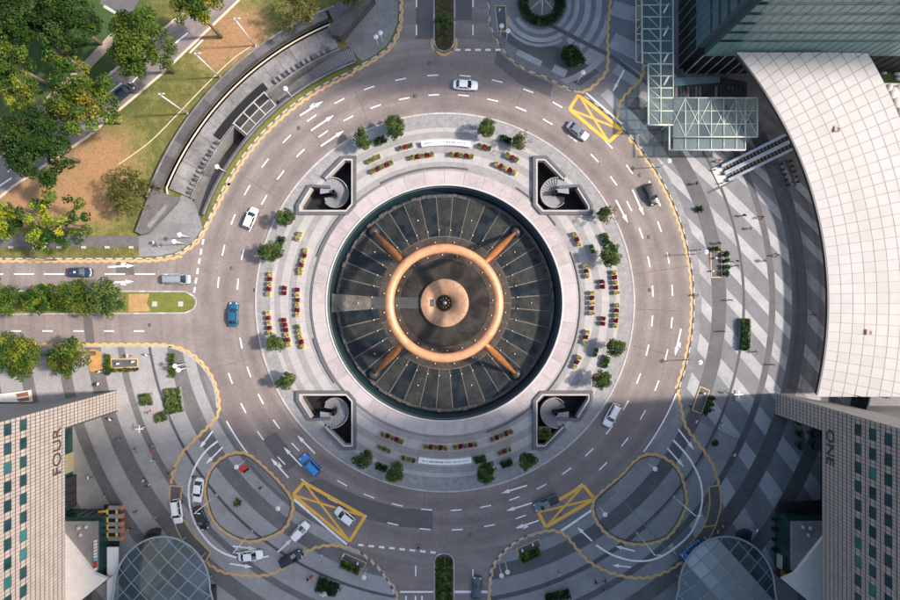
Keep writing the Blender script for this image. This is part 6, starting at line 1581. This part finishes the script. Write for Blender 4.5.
mb = MB(); mb.box(-.9, -.12, .6, .9, .12, .75); mb.box(-.12, -.8, .6, .12, .8, .76); mb.build('cross_frame', MT['white_metal'], ks); mb = MB(); mb.box(-.5, -1.3, .1, .5, -.5, .6); mb.build('box', MT['conc_l'], ks)
wx = thing('cross_post', 'white cross shaped post on the left plaza', 'sign', G(147, 426)); mb = MB(); mb.tube([(0, 0, 0), (0, 0, 3.2)], .07, 6); mb.build('post', MT['white_metal'], wx)
mb = MB(); mb.box(-.75, -.08, 2.9, .75, .08, 3.02); mb.box(-.08, -.75, 2.89, .08, .75, 3.03); mb.build('cross_arms', MT['white_metal'], wx)
stt = thing('statue', 'small white statue on the hedge bed at the bottom edge', 'statue', G(324, 594, 1.2)); stt.location.z = .1
mb = MB(); mb.lathe([(.4, 0), (.4, .9), (.25, 1.0), (.3, 1.4), (.22, 1.9), (.12, 2.0), (.17, 2.2), (.1, 2.4), (.01, 2.42)], 10); mb.build('figure', MT['white_metal'], stt)
mb = MB(); mb.box(-.7, -.1, 1.5, .7, .1, 1.7); mb.build('arms', MT['white_metal'], stt)
vt = thing('vent_wall', 'low cream pier beside the lower end of the left dome', 'wall', G(213, 592)); mb = MB(); mb.box(-.8, -1.6, .1, .8, 1.6, 1.6); mb.build('pier', MT['dark_metal'], vt); mb = MB(); mb.box(-.5, -1.2, 1.6, .5, 1.2, 1.7); mb.build('grille', MT['black'], vt)
for x, y, l in ((154, 533, 'dark rounded vent box above the left dome'), (741, 534, 'dark rounded vent box above the right dome')):
    v_ = thing('vent_box', l, 'vent', G(x, y)); mb = MB(); mb.prism([(-1.8, -1.4), (1.2, -1.4), (1.6, .9), (.6, 1.2), (-.8, .7)], .1, 1.4); mb.build('casing', MT['dark_metal'], v_); mb = MB(); mb.prism([(-1.2, -1.1), (.8, -1.1), (1.1, .6), (-.4, .4)], 1.4, 1.46); mb.build('grille', MT['black'], v_)
# footpath bollards above the left road
for i, x in enumerate((12, 36, 60, 84.5, 108, 132)):
    p = G(x, 247.5); mb = MB(); mb.box(-.35, -.25, 0, .35, .25, .5); o = mb.build('marker_block', MT['conc_l'], None, (p.x, p.y, .1)); tag(o, 'low pale block on the verge above the left road, %s from the left edge' % ('first', 'second', 'third', 'fourth', 'fifth', 'sixth')[i], 'block', 'pale blocks along the verge')
# ------------------------------------------------------------------ PEOPLE
def person_mesh(pose):
    vs = [(0, 0, .95), (0, 0, 1.15), (0, .01, 1.38), (0, .01, 1.5), (0, .03, 1.60), (0, .03, 1.72)]; es_ = [(0, 1), (1, 2), (2, 3), (3, 4), (4, 5)]; rad = [(.15, .11), (.15, .11), (.17, .11), (.06, .06), (.095, .105), (.07, .08)]
    def chain(root, pts):
        prev = root
        for q, r_ in pts: vs.append(q); rad.append((r_, r_)); es_.append((prev, len(vs)-1)); prev = len(vs)-1
    s_ = .22 if pose == 1 else .04
    for k, sx in enumerate((1, -1)):
        f = s_ if k == 0 else -s_
        chain(2, [((sx*.21, 0, 1.40), .06), ((sx*.26, -f*.8, 1.14), .045), ((sx*.25, -f*1.0+.12, .92), .036), ((sx*.24, -f+.16, .84), .03)])
        chain(0, [((sx*.10, 0, .88), .10), ((sx*.11, f*.8+.02, .50), .065), ((sx*.11, f*1.2-(.1 if f < 0 else 0), .10), .045), ((sx*.12, f*1.2+.16-(.1 if f < 0 else 0), .045), .04)])
    me = bpy.data.meshes.new('body'); me.from_pydata(vs, es_, []); ob = bpy.data.objects.new('body', me); COL.objects.link(ob)
    md = ob.modifiers.new('s', 'SKIN')
    for i, r_ in enumerate(rad): me.skin_vertices[0].data[i].radius = r_
    me.skin_vertices[0].data[0].use_root = True
    ob.modifiers.new('d', 'SUBSURF').levels = 1
    bpy.context.view_layer.update(); m2 = bpy.data.meshes.new_from_object(ob.evaluated_get(bpy.context.evaluated_depsgraph_get())); bpy.data.objects.remove(ob)
    m2.materials.clear()
    for k in range(4): m2.materials.append(None)
    for p in m2.polygons:
        c = p.center; p.use_smooth = True
        p.material_index = 3 if (c.z > 1.66 or (c.z > 1.56 and c.y < .02)) else (0 if c.z > 1.47 or (abs(c.x) > .2 and c.z < 1.2) else (1 if c.z > .97 or abs(c.x) > .2 else 2))
    return m2
PM = [person_mesh(0), person_mesh(1)]
skin = M('skin', (.42, .25, .17), .6, .08, 2, local=True); hair = M('dark_hair', (.015, .012, .01), .6, .2, 4, local=True)
CLR = {'white': (.7, .7, .7), 'black': (.015, .015, .018), 'red': (.55, .04, .04), 'blue': (.05, .12, .4), 'grey': (.2, .2, .21), 'pink': (.6, .3, .3), 'yellow': (.65, .5, .06), 'orange': (.6, .2, .05), 'navy': (.02, .03, .08), 'teal': (.03, .25, .28), 'beige': (.45, .37, .28)}
CM = {k: M('cloth_'+k, v, .85, .1, 3, local=True) for k, v in CLR.items()}
PP = [(153.5, 242.5, 'white', 'black', 'on the corner pavement, left of a pair'), (157.5, 245, 'blue', 'white', 'on the corner pavement, right of a pair'), (744.7, 215, 'black', 'black', 'on the right plaza above the upper smoking box'), (763, 217, 'red', 'black', 'on the right plaza left of the canopy'),
 (699.7, 249.7, 'red', 'white', 'on the right kerb beside the upper smoking box'), (719.7, 243, 'navy', 'grey', 'just above the upper smoking box'), (737.5, 261, 'navy', 'white', 'right of the upper smoking box, upper of two'), (738.5, 265.5, 'pink', 'grey', 'right of the upper smoking box, lower of two'), (765, 260.5, 'grey', 'blue', 'on the right plaza far right of the upper smoking box'),
 (699, 295, 'white', 'yellow', 'on the right kerb below the upper smoking box'), (724, 331.5, 'orange', 'black', 'left of the long hedge on the right plaza'), (815, 315, 'red', 'black', 'beside the edge of the white canopy'), (696.7, 421.7, 'white', 'grey', 'below the lower smoking box'), (722.7, 425, 'white', 'black', 'in the shade on the right plaza'),
 (691, 406.7, 'black', 'black', 'at the left of the lower smoking box'), (728, 393, 'teal', 'white', 'right of the lower smoking box at the shadow line'), (713, 410, 'blue', 'white', 'right of the bushes at the lower smoking box'), (718, 532, 'yellow', 'black', 'left of the right dome'), (723, 526.5, 'pink', 'navy', 'above the right dome beside a yellow shirt'), (757, 530.5, 'white', 'black', 'right above the right dome'),
 (697, 183, 'black', 'grey', 'left of the escalator on the plaza'), (720.5, 160, 'orange', 'grey', 'beside the foot of the escalator'), (98, 384, 'white', 'red', 'on the pavement above tower FOUR, right of a pair'), (96, 385.5, 'navy', 'black', 'on the pavement above tower FOUR, left of a pair'), (109.7, 419.5, 'white', 'black', 'beside the pier of tower FOUR'), (133, 451, 'beige', 'black', 'on the left plaza near the FOUR sign'),
 (151.7, 451.5, 'red', 'orange', 'on the left plaza, red one in the row of three'), (152.5, 446.5, 'orange', 'grey', 'on the left plaza, uppermost in the row of three'), (151, 460.5, 'white', 'black', 'on the left plaza, lowest in the row of three'), (143, 481, 'white', 'black', 'on the left plaza, upper of a walking pair'), (146.7, 486, 'black', 'white', 'on the left plaza, lower of a walking pair'),
 (104, 497, 'pink', 'grey', 'above the low glass shop'), (134.7, 512, 'blue', 'grey', 'right of the low glass shop'), (154, 518, 'grey', 'beige', 'above the left dome'), (167.5, 474, 'black', 'black', 'left of the zigzag line of the left loop'), (127.5, 356, 'white', 'black', 'on the pavement above the yellow box'), (146, 355, 'white', 'navy', 'on the pavement right of the yellow box'), (149, 413, 'pink', 'red', 'between the small hedges of the left plaza'),
 (311, 577.5, 'red', 'navy', 'beside the statue hedge, right of two'), (307.5, 580, 'black', 'black', 'beside the statue hedge, left of two'), (321, 555.5, 'white', 'grey', 'near the exit of the left loop'), (302, 553, 'navy', 'white', 'at the kerb beside the black car'), (596, 583, 'black', 'black', 'at the bottom right plaza, left of three'), (605.5, 582, 'navy', 'black', 'at the bottom right plaza, upper right of three'), (603, 590, 'black', 'grey', 'at the bottom right plaza, lowest of three'),
 (193, 477, 'navy', 'black', 'on the white line of the left set-down lane'), (260, 488.5, 'black', 'navy', 'inside the left traffic loop'), (418.5, 548, 'black', 'grey', 'crossing at the dashed line of the lower road'), (172, 470, 'grey', 'black', 'beside the upper end of the left taxi bay'), (99, 372, 'white', 'black', 'below the orange earth on the left pavement'),
 (752, 228, 'white', 'navy', 'on the right plaza between the canopy and the kerb bush'), (778, 255, 'teal', 'black', 'near the canopy edge level with the upper smoking box'), (731, 300, 'grey', 'black', 'between the upper smoking box and the long hedge'), (757, 352, 'pink', 'black', 'right below the long hedge'), (774, 365, 'beige', 'navy', 'above the corner of tower ONE'), (735, 455, 'white', 'grey', 'below the dark bush of the right plaza'),
 (752, 498, 'blue', 'black', 'in the shade left of the dark shop'), (560, 575, 'white', 'blue', 'between the smoking box and the bottom edge'), (118, 440, 'grey', 'black', 'on the left plaza nearest the FOUR sign'), (88, 478, 'white', 'navy', 'beside the dark display cases'), (128, 530, 'orange', 'black', 'between the low shop and the left dome'), (340, 590, 'navy', 'beige', 'right of the statue hedge at the bottom edge')]
pr_ = random.Random(4)
for i, (px, py, s_, tr_, lab) in enumerate(PP):
    p = G(px, py, 1.2); o = link('person', PM[i % 2], None, None, (p.x, p.y, .105), pr_.uniform(0, 6.28)); o.scale = (1.15, 1.15, 1.0)
    for k, m_ in enumerate((skin, CM[s_], CM[tr_], hair)): o.material_slots[k].link = 'OBJECT'; o.material_slots[k].material = m_
    tag(o, 'person in a %s top %s' % (s_, lab), 'person', 'people on the plazas')
